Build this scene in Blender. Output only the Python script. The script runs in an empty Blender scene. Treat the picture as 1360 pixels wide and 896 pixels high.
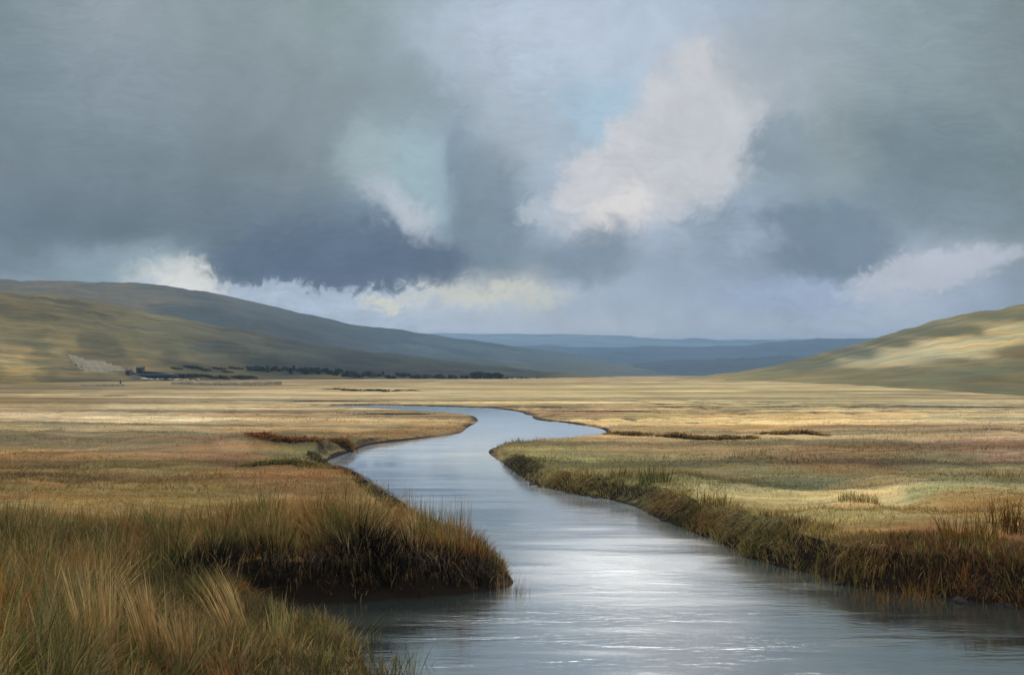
import bpy, math, random
import numpy as np
rng = np.random.default_rng(7); random.seed(7)
sc = bpy.context.scene
C = sc.collection
R = math.radians

# ------------------------------------------------------------------ measurements
F = 1306.0; H0 = 498.0; CX = 680.0; CAMZ = 3.0     # focal length, horizon and centre of a 1360 x 896 frame; eye 3 m over the water

def at(px, py, z=0.0):
    """the place on the level z that lies in the direction of a pixel: a survey of the photograph"""
    Y = F*(CAMZ-z)/(py-H0)
    return ((px-CX)/F*Y, Y, z)

def at_d(px, py, Y):
    return ((px-CX)/F*Y, Y, CAMZ+(H0-py)/F*Y)

def lin(c):
    c = np.asarray(c, dtype=float)/255.0
    return np.where(c <= .04045, c/12.92, ((c+.055)/1.055)**2.4)

# ------------------------------------------------------------------ noise
def _hash(ix, iy, s):
    h = (ix.astype(np.int64)*374761393 + iy.astype(np.int64)*668265263 + s*982451653) & 0x7fffffff
    h = ((h ^ (h >> 13))*1274126177) & 0x7fffffff
    return ((h ^ (h >> 16)) & 0xffff)/65535.0

def vnoise(x, y, s=0):
    ix = np.floor(x); iy = np.floor(y); fx = x-ix; fy = y-iy
    fx = fx*fx*(3-2*fx); fy = fy*fy*(3-2*fy)
    a = _hash(ix, iy, s); b = _hash(ix+1, iy, s); c = _hash(ix, iy+1, s); d = _hash(ix+1, iy+1, s)
    return (a*(1-fx)+b*fx)*(1-fy)+(c*(1-fx)+d*fx)*fy

def fbm(x, y, s=0, o=4):
    t = 0; a = .5; n = 0
    for k in range(o):
        t = t+a*vnoise(x*2**k+17.3*k, y*2**k-9.1*k, s+k); n += a; a *= .5
    return t/n                                      # 0..1

def sstep(a, b, x):
    t = np.clip((x-a)/(b-a), 0, 1); return t*t*(3-2*t)

# ------------------------------------------------------------------ objects
def tag(o, label=None, cat=None, group=None, kind=None):
    if label: o['label'] = label
    if cat: o['category'] = cat
    if group: o['group'] = group
    if kind: o['kind'] = kind
    return o

def empty(name, loc=(0, 0, 0), rz=0.0):
    o = bpy.data.objects.new(name, None); C.objects.link(o)
    o.location = loc; o.rotation_euler = (0, 0, rz); o.empty_display_size = .2
    return o

def mesh_obj(name, V, Fc, mat, parent=None, cols=None, smooth=True):
    me = bpy.data.meshes.new(name)
    V = np.asarray(V, dtype=np.float32)
    if isinstance(Fc, tuple):                       # (loop vertex indices, loop starts, loop totals)
        li, ls, lt = Fc
        me.vertices.add(len(V)); me.vertices.foreach_set('co', V.ravel())
        me.loops.add(len(li)); me.loops.foreach_set('vertex_index', li.astype(np.int32))
        me.polygons.add(len(ls)); me.polygons.foreach_set('loop_start', ls.astype(np.int32))
        me.polygons.foreach_set('loop_total', lt.astype(np.int32))
        me.update(calc_edges=True)
    else:
        me.from_pydata([tuple(map(float, v)) for v in V], [], [tuple(map(int, f)) for f in Fc]); me.update()
    if cols is not None:
        ca = me.color_attributes.new('col', 'FLOAT_COLOR', 'POINT')
        c4 = np.ones((len(V), 4), dtype=np.float32); c4[:, :3] = cols
        ca.data.foreach_set('color', c4.ravel())
    if smooth: me.polygons.foreach_set('use_smooth', np.ones(len(me.polygons), dtype=bool))
    me.materials.append(mat)
    o = bpy.data.objects.new(name, me); C.objects.link(o)
    if parent: o.parent = parent
    return o

def grid_faces(nr, nc):
    i = np.arange(nr-1)[:, None]*nc+np.arange(nc-1)[None, :]
    q = np.stack([i, i+1, i+nc+1, i+nc], -1).reshape(-1, 4)
    return q.ravel(), np.arange(len(q))*4, np.full(len(q), 4)

def copy_tree(o, parent=None):
    c = o.copy(); C.objects.link(c); c.parent = parent
    for ch in [x for x in C.objects if x.parent == o]: copy_tree(ch, c)
    return c

# ------------------------------------------------------------------ node helper
class NT:
    def __init__(s, tree):
        s.t = tree; s.n = tree.nodes; s.l = tree.links; s.n.clear()
    def new(s, ty, **kw):
        n = s.n.new(ty)
        for k, v in kw.items(): setattr(n, k, v)
        return n
    def put(s, sock, v):
        if isinstance(v, bpy.types.NodeSocket): s.l.new(v, sock)
        elif v is not None: sock.default_value = v
    def math(s, op, a, b=None, c=None, clamp=False):
        n = s.new('ShaderNodeMath', operation=op, use_clamp=clamp)
        s.put(n.inputs[0], a); s.put(n.inputs[1], b)
        if c is not None: s.put(n.inputs[2], c)
        return n.outputs[0]
    def mix(s, fac, a, b, blend='MIX'):
        n = s.new('ShaderNodeMix', data_type='RGBA', blend_type=blend, clamp_factor=True)
        s.put(n.inputs[0], fac); s.put(n.inputs[6], a); s.put(n.inputs[7], b)
        return n.outputs[2]
    def maprange(s, v, a, b, c=0.0, d=1.0, smooth=True):
        n = s.new('ShaderNodeMapRange', interpolation_type='SMOOTHSTEP' if smooth else 'LINEAR')
        s.put(n.inputs[0], v)
        for k, x in zip((1, 2, 3, 4), (a, b, c, d)): n.inputs[k].default_value = x
        return n.outputs[0]
    def noise(s, vec, scale, detail=3, rough=.5, dist=0.0):
        n = s.new('ShaderNodeTexNoise')
        s.put(n.inputs['Vector'], vec)
        n.inputs['Scale'].default_value = scale; n.inputs['Detail'].default_value = detail
        n.inputs['Roughness'].default_value = rough; n.inputs['Distortion'].default_value = dist
        return n
    def mapping(s, vec, loc=(0, 0, 0), rot=(0, 0, 0), scale=(1, 1, 1), ty='POINT'):
        n = s.new('ShaderNodeMapping', vector_type=ty)
        s.put(n.inputs[0], vec); n.inputs[1].default_value = loc; n.inputs[2].default_value = rot; n.inputs[3].default_value = scale
        return n.outputs[0]
    def comb(s, x, y, z=0.0):
        n = s.new('ShaderNodeCombineXYZ'); s.put(n.inputs[0], x); s.put(n.inputs[1], y); s.put(n.inputs[2], z); return n.outputs[0]

def rgba(c): return (float(c[0]), float(c[1]), float(c[2]), 1.0)

def new_mat(name):
    m = bpy.data.materials.new(name); m.use_nodes = True
    return m, NT(m.node_tree)

# ------------------------------------------------------------------ materials
def plant_mat(name, trans=.25, var=.25):
    """blades and leaves: each blade carries its own dry or green colour"""
    m, t = new_mat(name)
    a = t.new('ShaderNodeAttribute', attribute_name='col')
    geo = t.new('ShaderNodeNewGeometry')
    n = t.noise(t.mapping(geo.outputs['Position'], scale=(3, 3, 1.2)), 6, 2)
    k = t.maprange(n.outputs['Fac'], .3, .7, 1-var, 1+var)
    c = t.new('ShaderNodeVectorMath', operation='SCALE'); t.put(c.inputs[0], a.outputs['Color']); t.put(c.inputs['Scale'], k)
    d = t.new('ShaderNodeBsdfPrincipled'); t.put(d.inputs['Base Color'], c.outputs[0])
    d.inputs['Roughness'].default_value = .75; d.inputs['Specular IOR Level'].default_value = .2
    tr = t.new('ShaderNodeBsdfTranslucent'); t.put(tr.inputs[0], c.outputs[0])
    mx = t.new('ShaderNodeMixShader'); mx.inputs[0].default_value = trans
    t.put(mx.inputs[1], d.outputs[0]); t.put(mx.inputs[2], tr.outputs[0])
    o = t.new('ShaderNodeOutputMaterial'); t.put(o.inputs[0], mx.outputs[0])
    return m

def land_mat(name, streak=(1, 1, 1), s1=1.0, amp=.35, bump=.3, bdist=.05, s0=None, peat=False, loft=None):
    """moor: the vegetation colour of each place (some hills, broken into long drifts of paler and darker growth; bare peat where it is steep"""
    m, t = new_mat(name)
    a = t.new('ShaderNodeAttribute', attribute_name='col')
    geo = t.new('ShaderNodeNewGeometry')
    P = t.mapping(geo.outputs['Position'], scale=streak)
    if loft:                                                        # growth runs in bands along the slope
        la = t.new('ShaderNodeAttribute', attribute_name='loft'); P = t.mapping(la.outputs['Vector'], scale=loft)
    n1 = t.noise(P, s1, 6, .62, .0 if loft else .6); n2 = t.noise(P, s1*6.3, 4, .6, .0 if loft else .3)
    k = t.math('ADD', t.math('MULTIPLY', n1.outputs['Fac'], .6), t.math('MULTIPLY', n2.outputs['Fac'], .4))
    k = t.maprange(k, .40, .60, 1-amp, 1+amp, smooth=False)
    c = t.new('ShaderNodeVectorMath', operation='SCALE'); t.put(c.inputs[0], a.outputs['Color']); t.put(c.inputs['Scale'], k)
    col = c.outputs[0]
    if s0:                                                          # drifts tens of metres long
        n0 = t.noise(t.mapping(geo.outputs['Position'], scale=s0), 1.0, 5, .6, .5)
        k0 = t.new('ShaderNodeVectorMath', operation='SCALE'); t.put(k0.inputs[0], col); t.put(k0.inputs['Scale'], t.maprange(n0.outputs['Fac'], .38, .62, .58, 1.30, smooth=False))
        col = k0.outputs[0]
    # warm and cool drifts
    n3 = t.noise(P, s1*2.1, 3, .5, .0 if loft else .5)
    warm = t.mix(t.maprange(n3.outputs['Fac'], .50, .62, 0, .6 if loft else .55), col, t.mix(1.0, col, (1.28, 1.02, .66, 1) if loft else (1.16, .98, .78, 1), 'MULTIPLY'))
    col = t.mix(t.maprange(n3.outputs['Fac'], .36, .48, .65 if loft else .45, 0), warm, t.mix(1.0, col, (.66, .86, .98, 1) if loft else (.84, .96, .98, 1), 'MULTIPLY'))
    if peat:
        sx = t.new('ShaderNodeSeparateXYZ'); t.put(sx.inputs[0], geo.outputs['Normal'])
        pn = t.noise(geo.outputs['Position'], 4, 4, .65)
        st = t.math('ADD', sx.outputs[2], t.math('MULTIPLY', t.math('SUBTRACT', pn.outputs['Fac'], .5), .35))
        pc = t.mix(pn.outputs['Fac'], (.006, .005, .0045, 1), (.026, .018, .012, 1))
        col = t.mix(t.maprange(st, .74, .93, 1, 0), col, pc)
        sp = t.new('ShaderNodeSeparateXYZ'); t.put(sp.inputs[0], geo.outputs['Position'])
        wet = t.math('ADD', sp.outputs[2], t.math('MULTIPLY', t.math('SUBTRACT', pn.outputs['Fac'], .5), .16))
        pg = t.noise(geo.outputs['Position'], .16, 3, .6)
        col = t.mix(t.math('MULTIPLY', t.maprange(wet, .045, .11, 1, 0), t.maprange(pg.outputs['Fac'], .36, .50, .35, 1)), col, pc)       # wet mud at the water's edge
    d = t.new('ShaderNodeBsdfPrincipled'); t.put(d.inputs['Base Color'], col)
    d.inputs['Roughness'].default_value = .92; d.inputs['Specular IOR Level'].default_value = .1
    b = t.new('ShaderNodeBump'); b.inputs['Strength'].default_value = bump; b.inputs['Distance'].default_value = bdist
    t.put(b.inputs['Height'], t.math('ADD', n2.outputs['Fac'], n1.outputs['Fac'])); t.put(d.inputs['Normal'], b.outputs[0])
    o = t.new('ShaderNodeOutputMaterial'); t.put(o.inputs[0], d.outputs[0])
    return m

def plain_mat(name, c1, c2, scale=4.0, rough=.8, bump=.3, stretch=(1, 1, 1)):
    m, t = new_mat(name)
    tc = t.new('ShaderNodeTexCoord')
    n = t.noise(t.mapping(tc.outputs['Object'], scale=stretch), scale, 5, .6, .3)
    col = t.mix(t.maprange(n.outputs['Fac'], .3, .7), rgba(c1), rgba(c2))
    d = t.new('ShaderNodeBsdfPrincipled'); t.put(d.inputs['Base Color'], col); d.inputs['Roughness'].default_value = rough
    b = t.new('ShaderNodeBump'); b.inputs['Strength'].default_value = bump; b.inputs['Distance'].default_value = .05
    t.put(b.inputs['Height'], n.outputs['Fac']); t.put(d.inputs['Normal'], b.outputs[0])
    o = t.new('ShaderNodeOutputMaterial'); t.put(o.inputs[0], d.outputs[0])
    return m

def water_mat():
    m, t = new_mat('river_water')
    geo = t.new('ShaderNodeNewGeometry')
    P = geo.outputs['Position']
    n1 = t.noise(t.mapping(P, rot=(0, 0, R(8)), scale=(.35, 1.6, 1)), 1.5, 4, .55, .8)
    n2 = t.noise(t.mapping(P, rot=(0, 0, R(-6)), scale=(1.5, 4.5, 1)), 3.0, 4, .6, .7)
    nl = t.noise(t.mapping(P, rot=(0, 0, R(4)), scale=(.22, 1.1, 1)), 1.0, 4, .6, .8)     # calm and ruffled lanes
    h = t.math('ADD', t.math('MULTIPLY', n1.outputs['Fac'], .10), t.math('MULTIPLY', n2.outputs['Fac'], .032))
    sy = t.new('ShaderNodeSeparateXYZ'); t.put(sy.inputs[0], P)
    up = t.maprange(sy.outputs[1], 12, 34)                         # upstream: calmer, with bright sky reflection painted into a pale body
    b = t.new('ShaderNodeBump'); b.inputs['Distance'].default_value = 1.0
    st = t.math('MULTIPLY', t.maprange(nl.outputs['Fac'], .35, .65, .035, .15), t.math('SUBTRACT', 1.0, t.math('MULTIPLY', up, .80)))
    t.put(b.inputs['Height'], h)
    # one ruffled patch in mid stream, added to gather the sun's glint
    wx, wy, _ = at(815, 752)
    pd = t.new('ShaderNodeVectorMath', operation='LENGTH'); t.put(pd.inputs[0], t.mapping(P, (wx, wy, 0), scale=(2.5, 5.2, 1), ty='TEXTURE'))
    glint_patch = t.maprange(t.math('ADD', pd.outputs['Value'], t.math('MULTIPLY', t.math('SUBTRACT', nl.outputs['Fac'], .5), 4.0)), -.1, 1.3, 1, 0)
    st = t.math('ADD', st, t.math('MULTIPLY', glint_patch, .05)); t.put(b.inputs['Strength'], st)
    deep = t.mix(nl.outputs['Fac'], (.012, .020, .020, 1), (.036, .048, .048, 1))
    body = t.new('ShaderNodeBsdfDiffuse'); t.put(body.inputs[0], t.mix(up, deep, t.mix(nl.outputs['Fac'], (.31, .38, .47, 1), (.50, .59, .71, 1))))
    g = t.new('ShaderNodeBsdfGlossy'); g.inputs['Color'].default_value = (.97, .99, 1, 1)
    t.put(g.inputs['Roughness'], t.math('ADD', t.math('SUBTRACT', t.maprange(nl.outputs['Fac'], .35, .65, .04, .13), t.math('MULTIPLY', up, .02)), t.math('MULTIPLY', glint_patch, .19))); t.put(g.inputs['Normal'], b.outputs[0])
    fr = t.new('ShaderNodeFresnel'); fr.inputs['IOR'].default_value = 1.8; t.put(fr.inputs['Normal'], b.outputs[0])
    mx = t.new('ShaderNodeMixShader')
    t.put(mx.inputs[0], t.maprange(fr.outputs[0], .05, .70, .30, .88, smooth=False))
    t.put(mx.inputs[1], body.outputs[0]); t.put(mx.inputs[2], g.outputs[0])
    o = t.new('ShaderNodeOutputMaterial'); t.put(o.inputs[0], mx.outputs[0])
    return m

# ------------------------------------------------------------------ the sky
def px_az(px): return math.atan((px-CX)/F)
def py_v(py): return (H0-py)/F

SKY_ROWS = [   # height in the picture, then colours along it
 (470, [(0, (150, 166, 182)), (450, (160, 176, 190)), (680, (165, 178, 190)), (1000, (156, 171, 187)), (1360, (140, 156, 172))]),
 (430, [(0, (150, 166, 182)), (450, (166, 182, 198)), (600, (170, 184, 198)), (800, (165, 178, 191)), (1000, (157, 173, 189)), (1200, (158, 173, 189)), (1360, (140, 156, 172))]),
 (390, [(0, (140, 155, 168)), (120, (150, 168, 182)), (230, (192, 200, 204)), (300, (176, 190, 205)), (400, (163, 180, 198)), (500, (168, 183, 195)), (600, (183, 191, 192)), (700, (184, 191, 190)), (760, (160, 175, 190)), (900, (154, 171, 189)), (1000, (150, 167, 189)), (1100, (154, 171, 193)), (1200, (168, 180, 196)), (1300, (155, 169, 187)), (1360, (138, 153, 168))]),
 (350, [(0, (120, 135, 146)), (100, (132, 150, 160)), (200, (150, 170, 178)), (300, (110, 125, 136)), (400, (97, 114, 130)), (500, (100, 117, 135)), (580, (102, 119, 136)), (650, (120, 137, 150)), (700, (135, 150, 163)), (760, (125, 142, 157)), (850, (150, 165, 182)), (950, (145, 161, 179)), (1050, (127, 144, 161)), (1120, (125, 142, 159)), (1200, (155, 168, 183)), (1280, (172, 181, 193)), (1360, (138, 153, 163))]),
 (300, [(0, (109, 126, 136)), (150, (108, 124, 134)), (300, (111, 126, 136)), (400, (109, 125, 138)), (470, (113, 132, 148)), (530, (158, 174, 186)), (575, (149, 172, 184)), (620, (118, 136, 148)), (680, (125, 144, 158)), (740, (161, 177, 194)), (800, (163, 176, 190)), (870, (166, 180, 196)), (950, (148, 164, 179)), (1000, (148, 166, 184)), (1080, (125, 144, 159)), (1150, (131, 149, 163)), (1220, (131, 148, 159)), (1360, (125, 141, 150))]),
 (220, [(0, (119, 133, 142)), (150, (119, 135, 144)), (300, (119, 133, 140)), (430, (129, 143, 149)), (490, (158, 177, 184)), (560, (156, 182, 191)), (610, (129, 148, 162)), (660, (149, 162, 174)), (740, (167, 183, 198)), (800, (187, 195, 205)), (870, (194, 198, 206)), (950, (178, 186, 195)), (1020, (146, 162, 173)), (1100, (147, 161, 168)), (1200, (123, 140, 149)), (1360, (119, 135, 141))]),
 (120, [(0, (124, 139, 148)), (150, (136, 150, 159)), (300, (132, 146, 153)), (450, (136, 150, 156)), (560, (141, 157, 165)), (620, (151, 167, 178)), (680, (169, 184, 199)), (800, (169, 191, 209)), (900, (178, 191, 205)), (950, (186, 194, 203)), (1050, (161, 172, 180)), (1200, (139, 154, 160)), (1360, (128, 143, 147))]),
 (20, [(0, (127, 142, 149)), (150, (147, 159, 167)), (300, (139, 153, 158)), (450, (141, 157, 161)), (580, (157, 173, 183)), (680, (171, 187, 205)), (800, (172, 188, 207)), (900, (174, 190, 208)), (960, (163, 178, 195)), (1050, (157, 170, 179)), (1200, (142, 158, 164)), (1360, (124, 139, 143))]),
]
SKY_BLOBS = [   # centre, half sizes, turn, colour, edge softness, strength
 (445, 342, 185, 50, 0, (97, 115, 133), .5, .85),
 (520, 352, 120, 30, 0, (98, 115, 133), .5, .7),
 (650, 292, 58, 100, 4, (124, 142, 154), .6, .75),
 (545, 235, 50, 82, 12, (154, 177, 184), .9, .75),
 (478, 200, 46, 50, 0, (160, 177, 184), .9, .65),
 (530, 282, 80, 28, -40, (188, 195, 204), .9, .75),
 (790, 150, 55, 80, -25, (164, 190, 208), .7, .8),
 (655, 130, 60, 75, 0, (166, 179, 190), .7, .6),
 (845, 238, 125, 62, 30, (205, 204, 206), .55, .95),
 (838, 246, 88, 40, 30, (222, 219, 215), .9, .9),
 (935, 125, 66, 95, 8, (198, 200, 204), .6, .85),
 (905, 220, 55, 70, 0, (188, 191, 196), .6, .7),
 (735, 275, 40, 30, 20, (172, 184, 195), .5, .8),
 (785, 335, 60, 44, 20, (128, 145, 160), .8, .8),
 (905, 180, 90, 125, -24, (192, 196, 201), .7, .85),
 (800, 225, 70, 40, 38, (190, 194, 200), .6, .7),
 (720, 190, 45, 60, 0, (166, 178, 189), .8, .6),
 (1000, 70, 60, 75, 0, (160, 171, 180), .8, .6),
 (750, 40, 230, 90, 0, (184, 197, 212), .9, .8),
 (640, 60, 70, 90, 10, (176, 189, 203), .9, .6),
 (955, 300, 52, 40, 0, (138, 155, 172), .5, .7),
 (750, 262, 34, 26, 20, (204, 205, 208), .7, .8),
 (772, 222, 34, 30, 0, (200, 202, 206), .7, .8),
 (832, 172, 36, 30, 30, (201, 202, 206), .7, .8),
 (880, 122, 32, 30, 0, (198, 200, 205), .7, .8),
 (935, 78, 34, 30, 0, (198, 200, 204), .7, .8),
 (960, 225, 46, 50, 0, (193, 196, 201), .7, .7),
 (905, 278, 40, 20, 0, (186, 192, 200), .7, .7),
 (715, 285, 26, 22, 0, (176, 187, 197), .7, .7),
 (1050, 195, 52, 48, 0, (134, 150, 161), .5, .8),
 (1120, 190, 50, 50, 0, (142, 157, 158), .7, .5),
 (1095, 325, 92, 52, -6, (117, 135, 151), .45, .85),
 (1225, 215, 130, 100, 0, (114, 131, 139), .9, .6),
 (1000, 322, 60, 26, -12, (158, 174, 193), .9, .6),
 (1240, 362, 110, 26, 14, (182, 189, 200), .5, .85),
 (430, 392, 280, 17, -3, (174, 190, 206), .6, .8),
 (232, 368, 62, 26, -12, (214, 216, 213), .7, .95),
 (630, 392, 150, 14, 2, (200, 202, 193), .9, .8),
 (150, 350, 85, 30, 0, (140, 162, 172), .8, .5),
 (520, 400, 40, 10, -14, (205, 206, 194), .8, .8),
]
SUN_AZ, SUN_EL = R(8), R(38)
HAZE_D, HAZE_TOP, HAZE_J = .00019, 310.0, (.20, .30, .405)

def build_world():
    w = bpy.data.worlds.new('World'); sc.world = w; w.use_nodes = True
    t = NT(w.node_tree)
    tc = t.new('ShaderNodeTexCoord')
    s = t.new('ShaderNodeSeparateXYZ'); t.put(s.inputs[0], tc.outputs['Generated'])
    x, y, z = s.outputs
    az = t.math('ARCTAN2', x, y)
    hyp = t.math('SQRT', t.math('ADD', t.math('MULTIPLY', x, x), t.math('MULTIPLY', y, y)))
    v0 = t.math('DIVIDE', z, t.math('MULTIPLY', t.math('MAXIMUM', hyp, .02), t.math('MAXIMUM', t.math('COSINE', az), .5)))
    P = t.comb(az, v0, 0.0)
    # cloud edges: two sizes of curl
    wn = t.noise(P, 9.0, 4, .6, .6); wf = t.noise(P, 42.0, 6, .68, 1.0)
    def off(n, amp):
        a = t.new('ShaderNodeVectorMath', operation='SUBTRACT'); t.put(a.inputs[0], n.outputs['Color']); a.inputs[1].default_value = (.5, .5, .5)
        b = t.new('ShaderNodeVectorMath', operation='MULTIPLY'); t.put(b.inputs[0], a.outputs[0]); b.inputs[1].default_value = amp
        return b.outputs[0]
    a1 = t.new('ShaderNodeVectorMath', operation='ADD'); t.put(a1.inputs[0], P); t.put(a1.inputs[1], off(wn, (.07, .05, 0)))
    a2 = t.new('ShaderNodeVectorMath', operation='ADD'); t.put(a2.inputs[0], a1.outputs[0]); t.put(a2.inputs[1], off(wf, (.05, .05, 0)))
    W = a2.outputs[0]
    sw = t.new('ShaderNodeSeparateXYZ'); t.put(sw.inputs[0], a1.outputs[0])
    ra = t.maprange(sw.outputs[0], -.6, .6, 0, 1, smooth=False)
    col = None
    for i, (py, stops) in enumerate(SKY_ROWS):
        r = t.new('ShaderNodeValToRGB'); t.put(r.inputs[0], ra)
        cr = r.color_ramp; cr.interpolation = 'EASE'
        while len(cr.elements) > 1: cr.elements.remove(cr.elements[0])
        for k, (px, c) in enumerate(stops):
            p = (px_az(px)+.6)/1.2
            e = cr.elements[0] if k == 0 else cr.elements.new(p)
            e.position = p; e.color = rgba(lin(c))
        if col is None: col = r.outputs[0]
        else: col = t.mix(t.maprange(sw.outputs[1], py_v(SKY_ROWS[i-1][0]), py_v(py)), col, r.outputs[0])
    for (px, py, rx, ry, rot, c, soft, k) in SKY_BLOBS:
        q = t.mapping(W, (px_az(px), py_v(py), 0), (0, 0, R(rot)), (1.22*rx/F, 1.22*ry/F, 1), 'TEXTURE')
        g = t.new('ShaderNodeTexGradient', gradient_type='SPHERICAL'); t.put(g.inputs[0], q)
        col = t.mix(t.maprange(g.outputs['Fac'], .0, soft, 0, k), col, rgba(lin(c)))
    # wisps: fine streaks combed through the vapour
    dirs = t.noise(P, 7.0, 2, .5, .8)
    strokes = None
    for k_, (rot_, sx_, sy_) in enumerate(((52, 30, 190), (-68, 34, 210), (12, 26, 240))):
        f_ = t.noise(t.mapping(a1.outputs[0], rot=(0, 0, R(rot_)), scale=(sx_, sy_, 1)), 1.0, 5, .68, .7).outputs['Fac']
        if strokes is None: strokes = f_
        else:
            m_ = t.maprange(dirs.outputs['Fac'], (.44, .54)[k_-1], (.50, .60)[k_-1])
            strokes = t.math('ADD', t.math('MULTIPLY', strokes, t.math('SUBTRACT', 1.0, m_)), t.math('MULTIPLY', f_, m_))
    puff = t.noise(a1.outputs[0], 26.0, 6, .62, .3)
    amp = t.maprange(t.noise(P, 5.0, 2).outputs['Fac'], .38, .58, .06, .34)
    kk = t.math('ADD', 1.0, t.math('ADD', t.math('MULTIPLY', t.math('SUBTRACT', strokes, .5), amp), t.math('MULTIPLY', t.math('SUBTRACT', puff.outputs['Fac'], .5), .34)))
    sc_ = t.new('ShaderNodeVectorMath', operation='SCALE'); t.put(sc_.inputs[0], col); t.put(sc_.inputs['Scale'], kk)
    col = sc_.outputs[0]
    # the haze below stands in front of the clouds and lends them its own light: take that off them here
    tr = t.math('EXPONENT', t.math('DIVIDE', -HAZE_D*HAZE_TOP, t.math('MAXIMUM', z, .045)))
    def vec(op, a, b):
        n = t.new('ShaderNodeVectorMath', operation=op)
        for k_, v_ in ((0, a), (1, b)): t.put(n.inputs[k_], v_)
        return n.outputs[0]
    def scl(a, f_):
        n = t.new('ShaderNodeVectorMath', operation='SCALE'); t.put(n.inputs[0], a); t.put(n.inputs['Scale'], f_); return n.outputs[0]
    air = t.new('ShaderNodeCombineXYZ')
    for k_ in range(3): air.inputs[k_].default_value = HAZE_J[k_]
    und = scl(vec('SUBTRACT', col, scl(air.outputs[0], t.math('SUBTRACT', 1.0, tr))), t.math('DIVIDE', 1.0, tr))
    col = vec('MAXIMUM', und, scl(col, .35))
    # the deck overhead, out of the picture, is thinner and brighter; so is the sky behind, a little
    el = t.math('ARCTAN2', z, hyp)
    zen = t.maprange(el, .40, 1.15)
    col = t.mix(t.math('MULTIPLY', t.maprange(t.math('ABSOLUTE', az), .8, 2.0), .6), col, (.34, .38, .42, 1))
    col = t.mix(zen, col, (ZEN[0], ZEN[1], ZEN[2], 1))
    up = t.new('ShaderNodeVectorMath', operation='SCALE'); t.put(up.inputs[0], col); up.inputs['Scale'].default_value = 10.0
    sky = t.new('ShaderNodeTexSky', sky_type='NISHITA'); sky.sun_disc = False
    sky.sun_elevation = SUN_EL; sky.sun_rotation = SUN_AZ; sky.air_density = 1.0; sky.dust_density = 1.0
    fin = t.mix(.985, sky.outputs[0], up.outputs[0])                # broken cloud over a little clear air
    bg = t.new('ShaderNodeBackground'); t.put(bg.inputs[0], fin); bg.inputs[1].default_value = .1
    o = t.new('ShaderNodeOutputWorld'); t.put(o.inputs[0], bg.outputs[0])
    w.cycles.sampling_method = 'MANUAL'; w.cycles.sample_map_resolution = 512
ZEN = (1.75, 1.68, 1.55)
build_world()

sl = bpy.data.lights.new('sun', 'SUN'); sl.energy = 1.55; sl.angle = R(30); sl.color = (1, .95, .86)
so = bpy.data.objects.new('sun', sl); C.objects.link(so)
from mathutils import Vector
sd = Vector((math.sin(SUN_AZ)*math.cos(SUN_EL), math.cos(SUN_AZ)*math.cos(SUN_EL), math.sin(SUN_EL)))
so.rotation_euler = sd.to_track_quat('Z', 'Y').to_euler(); so.location = sd*200

cam = bpy.data.cameras.new('camera'); co = bpy.data.objects.new('camera', cam); C.objects.link(co)
co.location = (0, 0, CAMZ); co.rotation_euler = (R(90), 0, 0)
cam.sensor_width = 36; cam.lens = 36*F/1360; cam.shift_y = (H0-448)/1360
cam.clip_start = .1; cam.clip_end = 60000
sc.camera = co
sc.view_settings.view_transform = 'Standard'; sc.view_settings.look = 'None'; sc.view_settings.gamma = 1; sc.view_settings.exposure = 0
sc.render.engine = 'CYCLES'
cy = sc.cycles
cy.use_denoising = True; cy.max_bounces = 5; cy.diffuse_bounces = 2; cy.glossy_bounces = 3; cy.volume_bounces = 1
cy.transmission_bounces = 2; cy.transparent_max_bounces = 4; cy.use_adaptive_sampling = True; cy.adaptive_threshold = .02
cy.sample_clamp_indirect = 4

# ------------------------------------------------------------------ the river's course
SHORE = [  # left bank from behind the eye to the far end, then back along the right bank (pixels, at water level)
 (560, 1500), (520, 960), (486, 898), (420, 860), (350, 834), (296, 818), (330, 803), (430, 800), (560, 795), (640, 787), (688, 779), (668, 757), (615, 725), (566, 694), (528, 666),
 (478, 636), (436, 622), (432, 611), (470, 598), (500, 590), (560, 584), (618, 576), (626, 567), (640, 560), (636, 553), (600, 549), (560, 546), (500, 543), (446, 539.5),
 (440, 537.2), (500, 537.2), (580, 538.8), (640, 541), (700, 546), (716, 553), (722, 557.5), (760, 560), (800, 566), (818, 574), (806, 581), (740, 588.5), (664, 593), (648, 600),
 (668, 615), (694, 632), (728, 646), (790, 657), (846, 668), (866, 688), (928, 704), (1000, 737), (1080, 763), (1150, 779), (1240, 786), (1300, 797), (1360, 806), (1500, 826), (1900, 900), (2100, 1500)]
PO = np.array([at(px, py)[:2] for px, py in SHORE])
def densify(P, step):
    out = []
    n = len(P)
    for i in range(n):
        a, b = P[i], P[(i+1) % n]
        k = max(1, int(np.hypot(*(b-a))/step))
        for j in range(k): out.append(a+(b-a)*j/k)
    return np.array(out)
def chaikin(P):
    Q = np.roll(P, -1, 0)
    return np.stack([P*.75+Q*.25, P*.25+Q*.75], 1).reshape(-1, 2)
PO = chaikin(chaikin(PO))

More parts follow.
